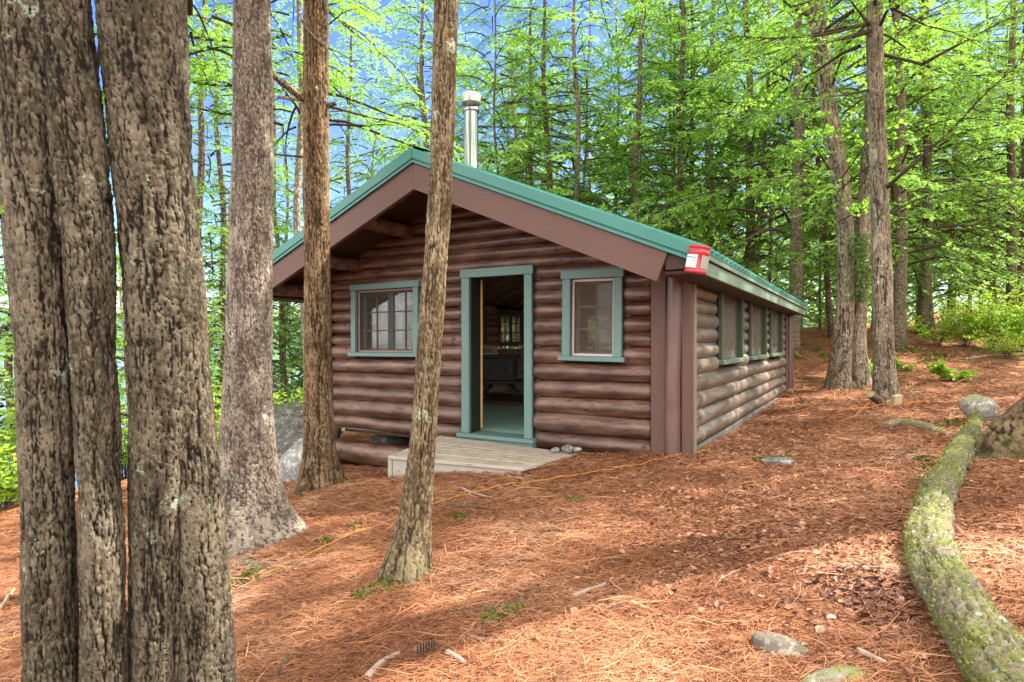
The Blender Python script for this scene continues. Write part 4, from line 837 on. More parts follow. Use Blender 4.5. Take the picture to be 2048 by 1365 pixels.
W = [ # x at y=600, x at y=0, width, depth, crown, material, label
 (404, 378, 28, 9.5, 'h4', 'bark_far', 'dark upright trunk tucked behind the splitting near trunk'),
 (262, 200, 30, 10.5, 'h4', 'bark_far', 'reddish leaning trunk seen through the gap between the two thick near trunks'),
 (416, 408, 18, 17, 'h2', 'bark_far', 'dark trunk next to its twin beside the pale lichen trunk, the thicker one'),
 (438, 434, 15, 19, 'h1', 'bark_far', 'thinner dark trunk right against the pale lichen trunk'),
 (552, 540, 12, 22, 'h3', 'bark_far', 'thin trunk under the eave corner beside the grey boulder'),
 (574, 566, 10, 26, 'h2', 'bark_far', 'thinnest trunk visible under the eave over the boulder'),
 (612, 597, 16, 13.0, 'h4', 'bark_pale', 'slim greenish pale trunk just behind the brown furrowed trunk'),
 (690, 700, 13, 21, 'h1', 'bark_far', 'slim trunk rising over the roof beside the brown furrowed trunk'),
 (742, 752, 8, 27, 'h2', 'bark_far', 'very thin trunk over the teal roof slope nearest the lake'),
 (846, 847, 14, 20, 'h2', 'bark_far', 'trunk half hidden behind the slender leaning trunk above the roof ridge'),
 (992, 986, 7, 20.5, 'h2', 'bark_far', 'very thin trunk beside the shiny stove pipe'),
 (938, 930, 7, 26, 'h1', 'bark_far', 'thin trunk hidden behind the shiny stove pipe'),
 (1068, 1058, 13, 22, 'h4', 'bark_far', 'first stout trunk past the shiny stove pipe'),
 (1092, 1086, 15, 21, 'h4', 'bark_far', 'twin of the first stout trunk past the stove pipe, on its far side'),
 (1148, 1150, 13, 20, 'h1', 'bark_mid', 'tall trunk rising clear into the blue sky above the middle of the roof'),
 (1176, 1180, 7, 24, 'b2', 'bark_far', 'small forking tree low over the roof slope'),
 (1228, 1236, 9, 25, 'b1', 'bark_far', 'leafy maple trunk between the tall clear trunk and the lone dark trunk'),
 (1022, 1016, 8, 27, 'b1', 'bark_pale', 'leafy maple trunk between the stove pipe and the first stout trunk'),
 (1277, 1287, 14, 20, 'h3', 'bark_far', 'lone dark trunk against open sky above the lower roof slope'),
 (1344, 1338, 10, 24, 'b1', 'bark_far', 'thin trunk first of four close together above the red canister'),
 (1360, 1362, 16, 21, 'h1', 'bark_far', 'thickest of four trunks close together above the red canister'),
 (1379, 1384, 12, 23, 'b1', 'bark_far', 'third of four trunks close together above the red canister'),
 (1421, 1430, 13, 22, 'h4', 'bark_pale', 'pale trunk last of four close together above the red canister'),
 (1458, 1468, 12, 24, 'b2', 'bark_far', 'thin dark trunk over the long eave by the thicker dark trunk'),
 (1494, 1492, 18, 20, 'h1', 'bark_far', 'thick dark trunk over the long eave of the cabin'),
 (1512, 1540, 13, 21, 'b1', 'bark_pale', 'pale crooked trunk with dead limbs over the long eave'),
 (1583, 1598, 24, 17.5, 'h2', 'bark_mid', 'broad trunk standing right behind the far end of the eave'),
 (1660, 1625, 10, 19, 'b2', 'bark_far', 'thin trunk just beyond the bent twin-stemmed trunk'),
 (1796, 1790, 21, 17, 'h1', 'bark_mid', 'grey trunk half hidden behind the straight trunk with bare limbs'),
 (1806, 1800, 10, 24, 'b1', 'bark_pale', 'thin pale trunk showing beside the straight trunk with bare limbs'),
 (1846, 1852, 17, 19.5, 'h2', 'bark_mid', 'one stem of the close pair on the crest behind the leafy shrub'),
 (1858, 1842, 15, 19.7, 'h1', 'bark_far', 'leaning stem of the close pair on the crest behind the leafy shrub'),
 (1906, 1921, 9, 27, 'h3', 'bark_far', 'reddish thin trunk behind the yellow-green shrub'),
 (1940, 1944, 7, 33, 'b2', 'bark_pale', 'thin whitish trunk far behind the yellow-green shrub'),
 (1988, 1972, 11, 24, 'h3', 'bark_mid', 'slim curved trunk over the yellow-green shrub'),
 (2024, 2030, 17, 20, 'h1', 'bark_far', 'stout trunk over the yellow-green shrub at the picture edge'),
 (2046, 2052, 14, 22, 'h2', 'bark_far', 'trunk cut by the picture edge above the yellow-green shrub'),
 (12, -40, 34, 10.0, 'h3', 'bark_mid', 'grey leaning trunk at the picture edge above the lakeside bushes'),
 (28, 18, 14, 15, 'h1', 'bark_far', 'thin trunk by the lakeside bushes near the picture edge'),
]
for r_ in W: wood_tree(r_[0], r_[1], r_[2], r_[3], r_[4], r_[6], r_[5], sc=1. if r_[3] < 24 else 1.15)
rg = np.random.default_rng(77); pos = [((r_[0] - 1024) / F * r_[3], r_[3]) for r_ in W]
fill = 0
for k in range(3000):
    Y = rg.uniform(15, 46); X = rg.uniform(-.98, .98) * Y * .95
    u, v = cab(X, Y)
    if -8.6 < u < 3 and v < 12.5: continue
    if X < -8 and Y < 18 and rg.random() < .7: continue
    if X / Y > .42 and Y < 22: continue
    if X < -1 and rg.random() < .85: continue          # thinner woods towards the lake
    if min((X - a) ** 2 + (Y - b_) ** 2 for a, b_ in pos) < 2.3 ** 2: continue
    pos.append((X, Y)); fill += 1; dec = rg.random() < (.5 if X > 0 else .25)
    wood_tree(1024 + X / Y * F, 1024 + X / Y * F + rg.normal(0, 14), rg.uniform(.16, .34) / Y * F, Y, rg.choice(['b1', 'b2']) if dec else rg.choice(['h1', 'h2', 'h3']), 'one of many similar slim trunks deep in the woods behind the cabin', rg.choice(['bark_far', 'bark_far', 'bark_mid', 'bark_pale']), 'slim trunks deep in the woods', sc=rg.uniform(.9, 1.3), limbs=3)
    if fill > 42: break
rg = np.random.default_rng(55); B_ = []; 
for k in range(260):
    a = rg.uniform(-.55, .95); dist = rg.uniform(48, 85)
    if a < .04: continue
    X, Y = math.sin(a) * dist, math.cos(a) * dist; H = rg.uniform(12, 20); n_ = 330; h = rg.random(n_) ** .8 * H; rr = (1.2 + 3.2 * (1 - h / H)) * np.sqrt(rg.random(n_)); az = rg.uniform(0, 6.28, n_)
    B_.append(np.c_[X + np.cos(az) * rr, Y + np.sin(az) * rr, max(g1(X, Y), -6.3) + .2 + h])
B_ = np.concatenate(B_); N = len(B_); d_ = rg.normal(0, 1, (N, 3)) * (1, 1, .5); d_ /= np.linalg.norm(d_, axis=1)[:, None]; s_ = np.cross(d_, rg.normal(0, 1, (N, 3))); s_ /= np.linalg.norm(s_, axis=1)[:, None]; l_ = rg.uniform(.3, .7, N)[:, None]
V = np.stack([B_, B_ + d_ * l_ * .5 + s_ * l_ * .25, B_ + d_ * l_, B_ + d_ * l_ * .5 - s_ * l_ * .25], 1).reshape(-1, 3)
tag(link('far_woods', mesh_np('far_woods', V, [np.arange(N * 4).reshape(-1, 4)], None, {'tint': np.repeat(rg.random(N), 4)}, False), None, [M['needle']]), kind='stuff')
# young hemlocks below the canopy
for x, y, Y, k, s_, lab in ((1010, 640, 19, 'y1', 1.5, 'young hemlock over the roof ridge by the stove pipe'), (1240, 640, 18.5, 'y2', 1.5, 'young leafy maple behind the middle of the lower roof slope'), (1440, 640, 18.5, 'y2', 1.5, 'young leafy maple behind the pale trunk over the eave'), (1540, 640, 19, 'y1', 1.5, 'young hemlock near the far end of the eave'), (1640, 640, 21, 'y1', 1.1, 'young hemlock between the eave end and the bent trunk'),
    (1900, 640, 25, 'y1', 1.2, 'young hemlock behind the crest near the close pair'), (450, 760, 15, 'y1', 1.3, 'young hemlock behind the pale lichen trunk'), (570, 700, 18, 'y1', 1.2, 'young hemlock beyond the boulder'), (670, 640, 20, 'y1', 1.6, 'young hemlock over the roof near the furrowed trunk'), (-30, 700, 13, 'y1', 1.5, 'young hemlock by the water at the picture edge'),
    (1120, 640, 20, 'y2', 1.6, 'bright young maple over the roof slope past the stove pipe'), (1330, 640, 19, 'y2', 1.5, 'bright young maple over the lower roof by the canister')):
    X = (x - 1024) / F * Y; e = empty('young_tree', (X, Y, g1(X, Y))); tag(e, lab, 'young tree', 'young trees at the wood edge'); c_ = link('crown', CR[k], e); c_.scale = (s_,) * 3; c_.rotation_euler = (0, 0, x)
    b = MB(); b.tube(np.c_[np.zeros(8), np.zeros(8), np.linspace(-.2, (4.5 if k == 'y1' else 3.3) * s_, 8)], np.linspace(.05, .012, 8), 8); b.build('trunk', M['bark_far'], e, smooth=True)
# uphill trees out of the frame whose crowns shade the clearing
for k, (x, y, c_, s_) in enumerate(((15, 10.4, 'h4', 1.1), (17.5, 8.5, 'h4', 1.1), (14.5, 5.2, 'h4', 1.1), (18, 14.5, 'h2', 1.1), (9.5, 1.0, 'h4', 1.), (11.8, 8.4, 'h4', 1.))):
    e = wood_tree(1024 + x / 10 * F, 1024 + x / 10 * F, 20, 10, c_, 'tall uphill hemlock shading the clearing', 'bark_far', 'uphill hemlocks beside the clearing', sc=s_); e.location = (x, y, g1(x, y))
# ---------------------------------------------------------------- shrubs and seedlings
def shrub_mesh(seed, h, rad, nst, step, l, wd, spread=1.):
    rg = np.random.default_rng(seed); VW = []; QW = []; nv = 0; TB, TD, TU, TL = [], [], [], []
    for k in range(nst):
        az = rg.uniform(0, 6.28); L = h * rg.uniform(.5, 1.1); s = np.linspace(0, 1, 7); out = rad * rg.uniform(.2, 1) * spread
        pts = np.c_[rg.normal(0, .06 * rad) + np.cos(az) * out * s ** 1.3, rg.normal(0, .06 * rad) + np.sin(az) * out * s ** 1.3, L * (s - .22 * s * s)]
        V, q = tube(pts, np.linspace(.007, .002, 7), 4); VW.append(V); QW.append(q + nv); nv += len(V)
        for j in range(2, 7):
            for _ in range(2):
                d_ = np.array([math.cos(az + rg.uniform(-1.7, 1.7)), math.sin(az + rg.uniform(-1.7, 1.7)), rg.uniform(-.15, .35)]); d_ /= np.linalg.norm(d_)
                TB.append(pts[j]); TD.append(d_); TU.append(np.array([0, 0, 1.]) + rg.normal(0, .25, 3)); TL.append(h * rg.uniform(.12, .3))
    TB, TD, TU, TL = map(np.array, (TB, TD, TU, TL)); Vl, Ql, tint = leaves_mesh(TB, TD, TU, TL, rg, step, l, wd, 50, True, .35)
    VW = np.concatenate(VW); QW = np.concatenate(QW); me = mesh_np('foliage', np.r_[VW, Vl], [QW, Ql + len(VW)], np.r_[np.zeros(len(QW)), np.ones(len(Ql))], {'tint': np.r_[np.zeros(len(VW)), tint]}, False)
    me.materials.append(M['twig']); me.materials.append(M['shrubleaf']); return me
SH = {'a': shrub_mesh(1, 1.9, .9, 22, .075, .095, .03), 'b': shrub_mesh(2, 1.3, .9, 20, .07, .085, .027), 'c': shrub_mesh(3, .5, .45, 12, .06, .075, .022), 's': shrub_mesh(4, .3, .22, 4, .09, .11, .036)}
def shrub(x, Y, k, s_, label, group=None, name='leafy_shrub', cat='shrub'):
    X = (x - 1024) / F * Y; o = link(name, SH[k]); o.location = (X, Y, g1(X, Y) - .03); o.scale = (s_,) * 3; o.rotation_euler = (0, 0, x * 1.7); return tag(o, label, cat, group)
for a in ((1875, 17.0, 'b', .9, 'low yellow-green shrub at the foot of the close pair on the crest'), (1930, 16.6, 'a', .8, 'yellow-green shrub next to the low one, behind the fallen branch'), (1985, 16.2, 'a', 1.05, 'tallest yellow-green shrub on the crest'), (2040, 15.6, 'a', 1.0, 'yellow-green shrub on the crest cut by the picture edge'), (1960, 18.5, 'b', 1.1, 'yellow-green shrub half hidden behind the tallest one'), (2015, 14.8, 'b', .8, 'low yellow-green shrub before the tallest one'),
    (14, 8.9, 'a', .95, 'bright lakeside bush at the picture edge beside the near double trunk'), (-30, 8.4, 'b', 1.3, 'lakeside bush mostly outside the picture edge'), (40, 10.5, 'a', 1.1, 'lakeside bush behind the bright edge bush'), (250, 11, 'a', 1.2, 'bush filling the gap between the two thick near trunks'), (425, 12.5, 'a', 1.2, 'maple-leaved bush beside the foot of the pale lichen trunk'), (455, 11, 'b', 1.1, 'bush half behind the pale lichen trunk'), (560, 14, 'b', 1.25, 'bright bush on top of the bank behind the boulder'), (590, 13.2, 'b', 1.0, 'bush beside the furrowed trunk behind the boulder'),
    (1520, 21, 'b', 1.0, 'bush behind the far eave end'), (1640, 23, 'b', .9, 'bush on the crest between the eave end and the bent trunk')): shrub(*a, 'leafy shrubs at the clearing edge')
p = gp(1905, 762); shrub(1905, p.y, 's', 1.7, 'small broad-leaved seedling in the open needle litter uphill', None, 'seedling', 'seedling')
p = gp(1738, 752); shrub(1738, p.y, 's', 1.6, 'seedling between the twin-stemmed trunk and the straight trunk', None, 'seedling', 'seedling')
p = gp(1805, 750); shrub(1805, p.y + .4, 's', 1.2, 'seedling just uphill of the straight trunk', None, 'seedling', 'seedling')
# ---------------------------------------------------------------- rocks
def rock(name, loc, dims, label, mat, seed, rot=(0, 0, 0), sub=5, rough=.22, cat='rock', group=None, flat=0.):
    bm = bmesh.new(); bmesh.ops.create_icosphere(bm, subdivisions=sub, radius=1.); V = np.array([v.co for v in bm.verts])
    n_ = fbm(V * 1.3 + seed * 3.7, 4) - .5; n2 = fbm(V * 4 + seed, 3) - .5; V = V * (1 + rough * 2.2 * n_ + rough * .5 * n2)[:, None]
    for k in range(6):     # broken planes
        d_ = np.random.default_rng(seed * 10 + k).normal(0, 1, 3); d_ /= np.linalg.norm(d_); h = V @ d_; V = V - np.maximum(h - .78, 0)[:, None] * d_ * .8
    V = V * np.array(dims)
    for v, c_ in zip(bm.verts, V): v.co = c_
    me = bpy.data.meshes.new(name); bm.to_mesh(me); bm.free()
    for p_ in me.polygons: p_.use_smooth = True
    o = link(name, me, None, [M[mat]]); o.location = loc; o.rotation_euler = rot; return tag(o, label, cat, group)
rock('boulder', (-3.75, 10.1, -1.62), (.95, .75, .66), 'big grey boulder with moss patches at the lake corner of the cabin', 'rock', 3, (0, .15, .4), 5, .24, 'boulder')
rock('support_stone', (-2.92, 8.55, -1.78), (.55, .3, .40), 'leaning grey support stone under the eave corner behind the furrowed trunk', 'rockpale', 9, (0, -.85, -.3), 4, .15, 'stone')
rock('crawlspace_rock', (-2.0, 9.9, -1.66), (.36, .3, .22), 'grey rock lying in the gap beneath the cabin', 'rock', 5, (0, 0, .6), 4)
p = gp(1965, 838); rock('mossy_stone', p + Vector((0, .05, .12)), (.21, .19, .17), 'rounded stone half covered in moss at the upper end of the mossy log', 'rockhalf', 6, (0, 0, 1), 4)
p = gp(1560, 1305); rock('stone', p + Vector((0, 0, .01)), (.13, .07, .06), 'grey lichen-spotted stone poking out of the needles near the picture bottom', 'rockspot', 12, (0, .1, -.7), 4)
p = gp(1690, 1355); rock('stone', p + Vector((0, 0, -.01)), (.17, .06, .04), 'low grey stone at the bottom picture edge', 'rockhalf', 13, (0, 0, .2), 4)
p = gp(1560, 925); rock('stone', p, (.17, .08, .05), 'low flat stone uphill of the cabin corner in a sun patch', 'rock', 14, (0, 0, -.3), 4)
p = cw(-.62, -.16, 0)
pd = L_[2]; top = BRc + Vector((-.10, -.05, .055)); rock('deck_stone', top, (.075, .06, .055), 'speckled grey stone on the uphill back corner of the deck', 'rock', 21, (0, 0, .4), 4, .2, 'stone')
rock('deck_stone', BRc + Vector((-.24, .0, .035)), (.055, .045, .035), 'small tan stone next to the speckled one on the deck', 'rockpale', 22, (0, 0, 1), 4, .3, 'stone')
rock('deck_stone', BRc + Vector((-.0, .01, .04)), (.07, .035, .03), 'pale smooth stone at the very corner of the deck', 'rockpale', 23, (0, 0, .1), 4, .12, 'stone')
p = gp(790, 1003); 
# ---------------------------------------------------------------- mossy log, big tree base and roots
def ground_path(px, lift, Ys=None):
    out = []
    for x, y in px: p = gp(x, y); out.append((p.x, p.y, p.z + lift))
    return np.array(out)
def spl(pts, n):
    pts = np.asarray(pts, float); s = np.r_[0, np.cumsum(np.linalg.norm(np.diff(pts[:, :3], axis=0), axis=1))]; t_ = np.linspace(0, s[-1], n); o = np.stack([np.interp(t_, s, pts[:, k]) for k in range(pts.shape[1])], -1); w_ = max(1, n // (len(pts) * 2)); ker = np.ones(2 * w_ + 1) / (2 * w_ + 1)
    for k in range(pts.shape[1]): o[:, k] = np.convolve(np.pad(o[:, k], w_, mode='reflect', reflect_type='odd'), ker, 'valid')
    return o
lg = [(2130, 1480, 200), (1988, 1285, 160), (1923, 1190, 140), (1856, 1085, 122), (1862, 1015, 84), (1876, 966, 76), (1908, 920, 64), (1929, 884, 50), (1947, 848, 32), (1960, 826, 24)]
pts = []
for x, y, wpx in lg:
    p = gp(x, y + wpx * .42); r_ = wpx * .39 / F * p.y; pts.append((p.x, p.y, p.z + r_ * .6, r_))
pp = spl(pts, 260); V, q, rel = trunk_mesh(pp, True, 5, 110, .016, .018, .045, .06, zvis=99)
V = V + np.stack([fbm(V * 6 + 3 * k, 4) - .5 for k in range(3)], -1) * .035
mlog = tag(link('mossy_log', mesh_np('mossy_log', V, [q], None, {'relief': rel}), None, [M['mosslog']]), 'long crooked moss-covered log lying on the needles at the picture edge', 'log')
rg = np.random.default_rng(8); ctr = np.repeat(V.reshape(-1, 110, 3).mean(1), 110, 0); nr_ = V - ctr; nr_ /= np.linalg.norm(nr_, axis=1)[:, None] + 1e-9; sel = np.where((nr_[:, 2] > -.35) & (fbm(V * 4.5, 4) + .22 * (nr_[:, 2] - .3 - .6 * nr_[:, 0]) > .47))[0]; sel = rg.choice(sel, min(9000, len(sel)), False)
c_ = V[sel] + rg.normal(0, .006, (len(sel), 3)); d_ = nr_[sel] + rg.normal(0, .55, (len(sel), 3)); d_ /= np.linalg.norm(d_, axis=1)[:, None]; s_ = np.cross(d_, rg.normal(0, 1, d_.shape)); s_ /= np.linalg.norm(s_, axis=1)[:, None]; h_ = rg.uniform(.004, .0115, len(sel))[:, None]
Vm = np.stack([c_ - s_ * h_ * .45, c_ + s_ * h_ * .45, c_ + d_ * h_ + s_ * h_ * .2, c_ + d_ * h_ - s_ * h_ * .2], 1).reshape(-1, 3)
link('moss', mesh_np('moss', Vm, [np.arange(len(Vm)).reshape(-1, 4)], None, {'tint': np.repeat(rg.random(len(sel)), 4)}, False), mlog, [leafmat('log_moss', (.08, .095, .016), (.17, .175, .035), (.32, .3, .09), .25, .02)])
p = gp(2062, 930); tb = near_tree('hemlock_tree', [np.array([(p.x + .66, p.y + .35, p.z - .35, .72), (p.x + .72, p.y + .35, p.z + .0, .6), (p.x + .82, p.y + .35, p.z + .3, .46), (p.x + .95, p.y + .35, p.z + .6, .38), (p.x + 1.1, p.y + .35, p.z + 1., .33), (p.x + 1.3, p.y + .2, p.z + 4, .3), (p.x + 1.6, p.y, 12, .12)])], 'wide flared tree base cut off by the picture edge beside the mossy log', M['bark_brown'], 110, .014, 2.6, 'h4', 1., .04, .08, .02, .12, 1.35)
def root(px, r0, r1, name, label, mat, lift=.0, cat='root', seed=4, n=60):
    P_ = ground_path(px, lift); P_[0, 2] -= r0 * 1.6; P_[-1, 2] -= r1 * 1.6; pp = spl(np.c_[P_, np.linspace(r0, r1, len(P_))], n); V, q, rel = trunk_mesh(pp, True, seed, 28, .03, .008, .05, .09, zvis=99)
    return tag(link(name, mesh_np(name, V, [q], None, {'relief': rel}), None, [M[mat]]), label, cat)
root([(1740, 858), (1775, 848), (1830, 852), (1880, 868), (1935, 872)], .12, .05, 'surface_root', 'moss-topped surface root arching out of the needles before the straight trunk', 'mosslog', .0)
root([(1925, 872), (1950, 850), (1985, 842), (2030, 838)], .03, .022, 'surface_root', 'thin dark root curling over the upper end of the mossy log', 'stickdark', .03, seed=8)
root([(1555, 700 + 235), (1500, 925), (1440, 918)], .03, .02, 'surface_root', 'thin surface root near the cabin corner', 'mosslog', .0)
root([(440, 1128), (470, 1122), (505, 1132), (540, 1150)], .05, .02, 'surface_root', 'mossy root at the foot of the pale lichen trunk', 'mosslog', .02)
p = gp(1768, 812); lgc = empty('cut_log_piece', p + Vector((-.12, -.05, .08)), .4); tag(lgc, 'short sawn log leaning at the foot of the straight trunk', 'log piece')
b = MB(); b.tube([(-.16, 0, .11), (.14, 0, -.08)], .062, 16); b.build('bark', M['bark_far'], lgc, smooth=False); b = MB(); b.tube([(-.163, 0, .112), (-.168, 0, .115)], .055, 16); b.build('sawn_end', M['cutwood'], lgc)
p = gp(1790, 812); l2_ = empty('wood_block', p + Vector((0, -.03, .06))); tag(l2_, 'pale split wood block beside the leaning sawn log', 'wood block'); b = MB(); b.prism([(-.07, -.1), (.05, -.1), (.075, .12), (-.05, .1)], 1, -.05, .05); b.build('block', M['cutwood'], l2_, .012)
# ---------------------------------------------------------------- cord, sticks, cones
def laid(name, px, r, mat, label, cat, lift=.012, n=60, r1=None, cyc=6):
    P_ = ground_path(px, 0); pp = spl(P_, n); pp[:, 2] = gz(pp[:, :2]) + lift + r
    if lift > .013: pp[:, 2] += 0
    b = MB(); b.tube(pp, np.linspace(r, r1 if r1 else r, n), cyc); return tag(b.build(name, M[mat], None, smooth=True), label, cat)
laid('extension_cord', [(-60, 1292), (30, 1280), (120, 1262), (300, 1232), (455, 1192), (600, 1122), (700, 1072), (800, 1040), (880, 1005), (960, 984), (1040, 970), (1100, 962), (1200, 945), (1300, 925), (1390, 908), (1425, 900)], .0048, 'cord', 'long yellow-orange cord trailing across the needles past the deck', 'cord', .014, 220)
laid('orange_string', [(1670, 830), (1720, 822), (1770, 812), (1820, 812), (1858, 808)], .006, 'cordred', 'thin orange string lying by the straight trunk', 'string', .03)
ST_ = [([(922, 980), (950, 990), (984, 998)], .012, 'stick', 'pale stick lying just before the deck front'), ([(880, 1012), (920, 1012), (968, 1017)], .02, 'stickdark', 'thick grey branch piece lying past the slender trunk'), ([(1148, 1200), (1185, 1185), (1226, 1163)], .014, 'stick', 'whitish curved stick in the sun patch mid-ground'),
 ([(1180, 1215), (1225, 1216), (1262, 1208)], .006, 'stick', 'thin grey twig under the whitish curved stick'), ([(1262, 1210), (1278, 1218), (1294, 1224)], .011, 'cutwood', 'short broken pale stub at the end of the thin grey twig'), ([(940, 1278), (985, 1287), (1060, 1292)], .008, 'stick', 'long grey twig below the mossy patch at the bottom middle'), ([(895, 1312), (912, 1322), (930, 1334)], .014, 'stick', 'stubby grey stick near the big pine cone'),
 ([(1135, 1262), (1160, 1290), (1180, 1302), (1240, 1295)], .007, 'stick', 'forked curved twig at the lower middle'), ([(735, 1362), (765, 1330), (800, 1312)], .02, 'stick', 'barkless stick at the bottom edge beside the big cone'), ([(575, 1325), (555, 1350), (545, 1372)], .016, 'stickdark', 'dark stick at the bottom edge by the thick trunk'), ([(1715, 1310), (1745, 1322), (1772, 1336)], .013, 'stick', 'bleached stick near the lower end of the mossy log'),
 ([(1485, 1168), (1530, 1172), (1600, 1190)], .007, 'stick', 'dark bent twig in the open slope'), ([(1665, 1192), (1690, 1215), (1720, 1232)], .006, 'stick', 'thin twig beside the wet leaves along the mossy log'), ([(905, 1235), (960, 1228), (1040, 1204), (1080, 1188)], .012, 'stickdark', 'dark long stick above the yellow moss patch'), ([(980, 1131), (1030, 1122), (1100, 1124)], .006, 'stick', 'long thin twig across the sunlit middle ground'), ([(1782, 925), (1805, 912), (1835, 900)], .012, 'stickdark', 'dark curved stick on the slope before the mossy log'),
 ([(1930, 720), (1985, 712), (2048, 708)], .03, 'stick', 'long bleached branch lying on the crest before the shrubs'), ([(1560, 730), (1580, 760), (1610, 805)], .02, 'stickdark', 'dark stick leaning by the rear corner of the cabin'), ([(0, 1222), (15, 1200), (28, 1182)], .02, 'cutwood', 'short pale stick at the picture edge by the double trunk'), ([(1015, 955), (1030, 958), (1046, 962)], .011, 'cutwood', 'pale splinter at the front corner of the deck'), ([(455, 1172), (500, 1130), (580, 1128), (640, 1136)], .007, 'stick', 'pale twig crossing the cord near the lichen trunk'),
 ([(1580, 820), (1600, 812), (1640, 790)], .012, 'stickdark', 'thin dark branch on the needles behind the cabin')]
for px, r_, m_, lab in ST_: laid('stick', px, r_, m_, lab, 'stick', .006 if r_ < .015 else -.004, 20, r_ * .6)
def cone(x, y, L, rot, label):
    p = gp(x, y); b = MB(); n_ = 11
    for k in range(n_):
        f_ = (k + .5) / n_; rr = L * .24 * math.sin(math.pi * (f_ * .85 + .12)) ** .7
        for j in range(9):
            a = j * 2 * math.pi / 9 + k * .35; d_ = Vector((0, math.cos(a), math.sin(a))); s_ = Vector((0, -math.sin(a), math.cos(a))) * rr * .42; c0 = Vector((L * (f_ - .5), 0, 0)) + d_ * rr * .3; c1 = c0 + d_ * rr * .75 + Vector((L * .055, 0, 0))
            b.add([c0 - s_ * .6, c0 + s_ * .6, c1 + s_, c1 + d_ * rr * .12 + Vector((L * .02, 0, 0)), c1 - s_], [[(0, 1, 2, 3, 4)]])
    b.tube([(-L * .5, 0, 0), (L * .48, 0, 0)], L * .07, 6); o = b.build('pine_cone', M['conewood'], None); o.location = p + Vector((0, 0, L * .17)); o.rotation_euler = (.3, .1, rot); tag(o, label, 'pine cone', None)
M['conewood'] = plain('cone_scales', (.15, .085, .05), .8, .2, .5, 40.)
cone(855, 1308, .14, .3, 'big brown pine cone near the bottom edge beside a barkless stick'); cone(812, 1208, .07, 1.2, 'small pine cone just below the slender trunk foot'); cone(714, 995, .08, .2, 'pine cone lying downhill of the furrowed trunk'); cone(932, 990, .07, 1.5, 'pine cone by the pale stick before the deck'); cone(1375, 1158, .075, .5, 'pine cone in the sun patch beside the open slope'); cone(1118, 1368, .07, 2., 'pine cone at the very bottom edge'); cone(1608, 862, .12, -.2, 'long pine cone on the slope behind the cabin corner')
# ---------------------------------------------------------------- ground cover
rg = np.random.default_rng(9)
def scatter(n, rmin, rmax, half=.92, pw=1.):
    r_ = rmin * (rmax / rmin) ** (rg.random(n) ** pw); a = rg.uniform(-math.atan(half), math.atan(half), n); x, y = r_ * np.sin(a), r_ * np.cos(a); u, v = cab(x, y)
    ok = ~((u > -5.7) & (u < .02) & (v > -.02) & (v < 8.4)); return x[ok], y[ok]
def strips(n, rmin, rmax, lmin, lmax, wk, name, mat, tilt=.18, lift=.006, tlo=0., thi=1.):
    x, y = scatter(n, rmin, rmax); N = len(x); r_ = np.hypot(x, y); z = gz(np.c_[x, y]); az = np.where(rg.random(N) < .45, rg.normal(.25, .5, N), rg.uniform(0, 2 * np.pi, N)); L = rg.uniform(lmin, lmax, N) * (1 + .05 * r_); wd = wk * (.55 + .28 * r_) * rg.uniform(.6, 1.2, N)
    t_ = rg.normal(0, tilt, N); d_ = np.stack([np.cos(az) * np.cos(t_), np.sin(az) * np.cos(t_), np.sin(t_)], 1); s_ = np.stack([-np.sin(az), np.cos(az), rg.normal(0, .5, N)], 1); s_ /= np.linalg.norm(s_, axis=1)[:, None]
    c_ = np.c_[x, y, z + lift + np.abs(np.sin(t_)) * L * .45 + rg.uniform(0, .012, N)]; bend = np.cross(d_, [0, 0, 1]) * (rg.normal(0, .12, N) * L)[:, None]
    A = c_ - d_ * (L / 2)[:, None]; B = c_ + bend + np.array([0, 0, .004]); D = c_ + d_ * (L / 2)[:, None]; h = s_ * (wd / 2)[:, None]
    V = np.stack([A - h * .6, A + h * .6, B + h, B - h, D + h * .4, D - h * .4], 1).reshape(-1, 3); i = np.arange(N)[:, None] * 6
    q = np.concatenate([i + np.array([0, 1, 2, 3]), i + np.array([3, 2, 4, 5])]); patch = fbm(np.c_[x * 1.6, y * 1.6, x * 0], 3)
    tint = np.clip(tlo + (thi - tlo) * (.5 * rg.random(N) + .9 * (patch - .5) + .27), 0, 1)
    return tag(link(name, mesh_np(name, V, [q], None, {'tint': np.repeat(tint, 6)}, False), None, [M[mat]]), None, None, None, 'stuff')
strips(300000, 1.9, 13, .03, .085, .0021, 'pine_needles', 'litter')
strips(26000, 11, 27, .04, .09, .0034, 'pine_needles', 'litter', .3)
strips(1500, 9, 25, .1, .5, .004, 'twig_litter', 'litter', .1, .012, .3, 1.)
strips(2000, 1.9, 12, .06, .24, .0032, 'twig_litter', 'litter', .1, .012, .35, 1.)
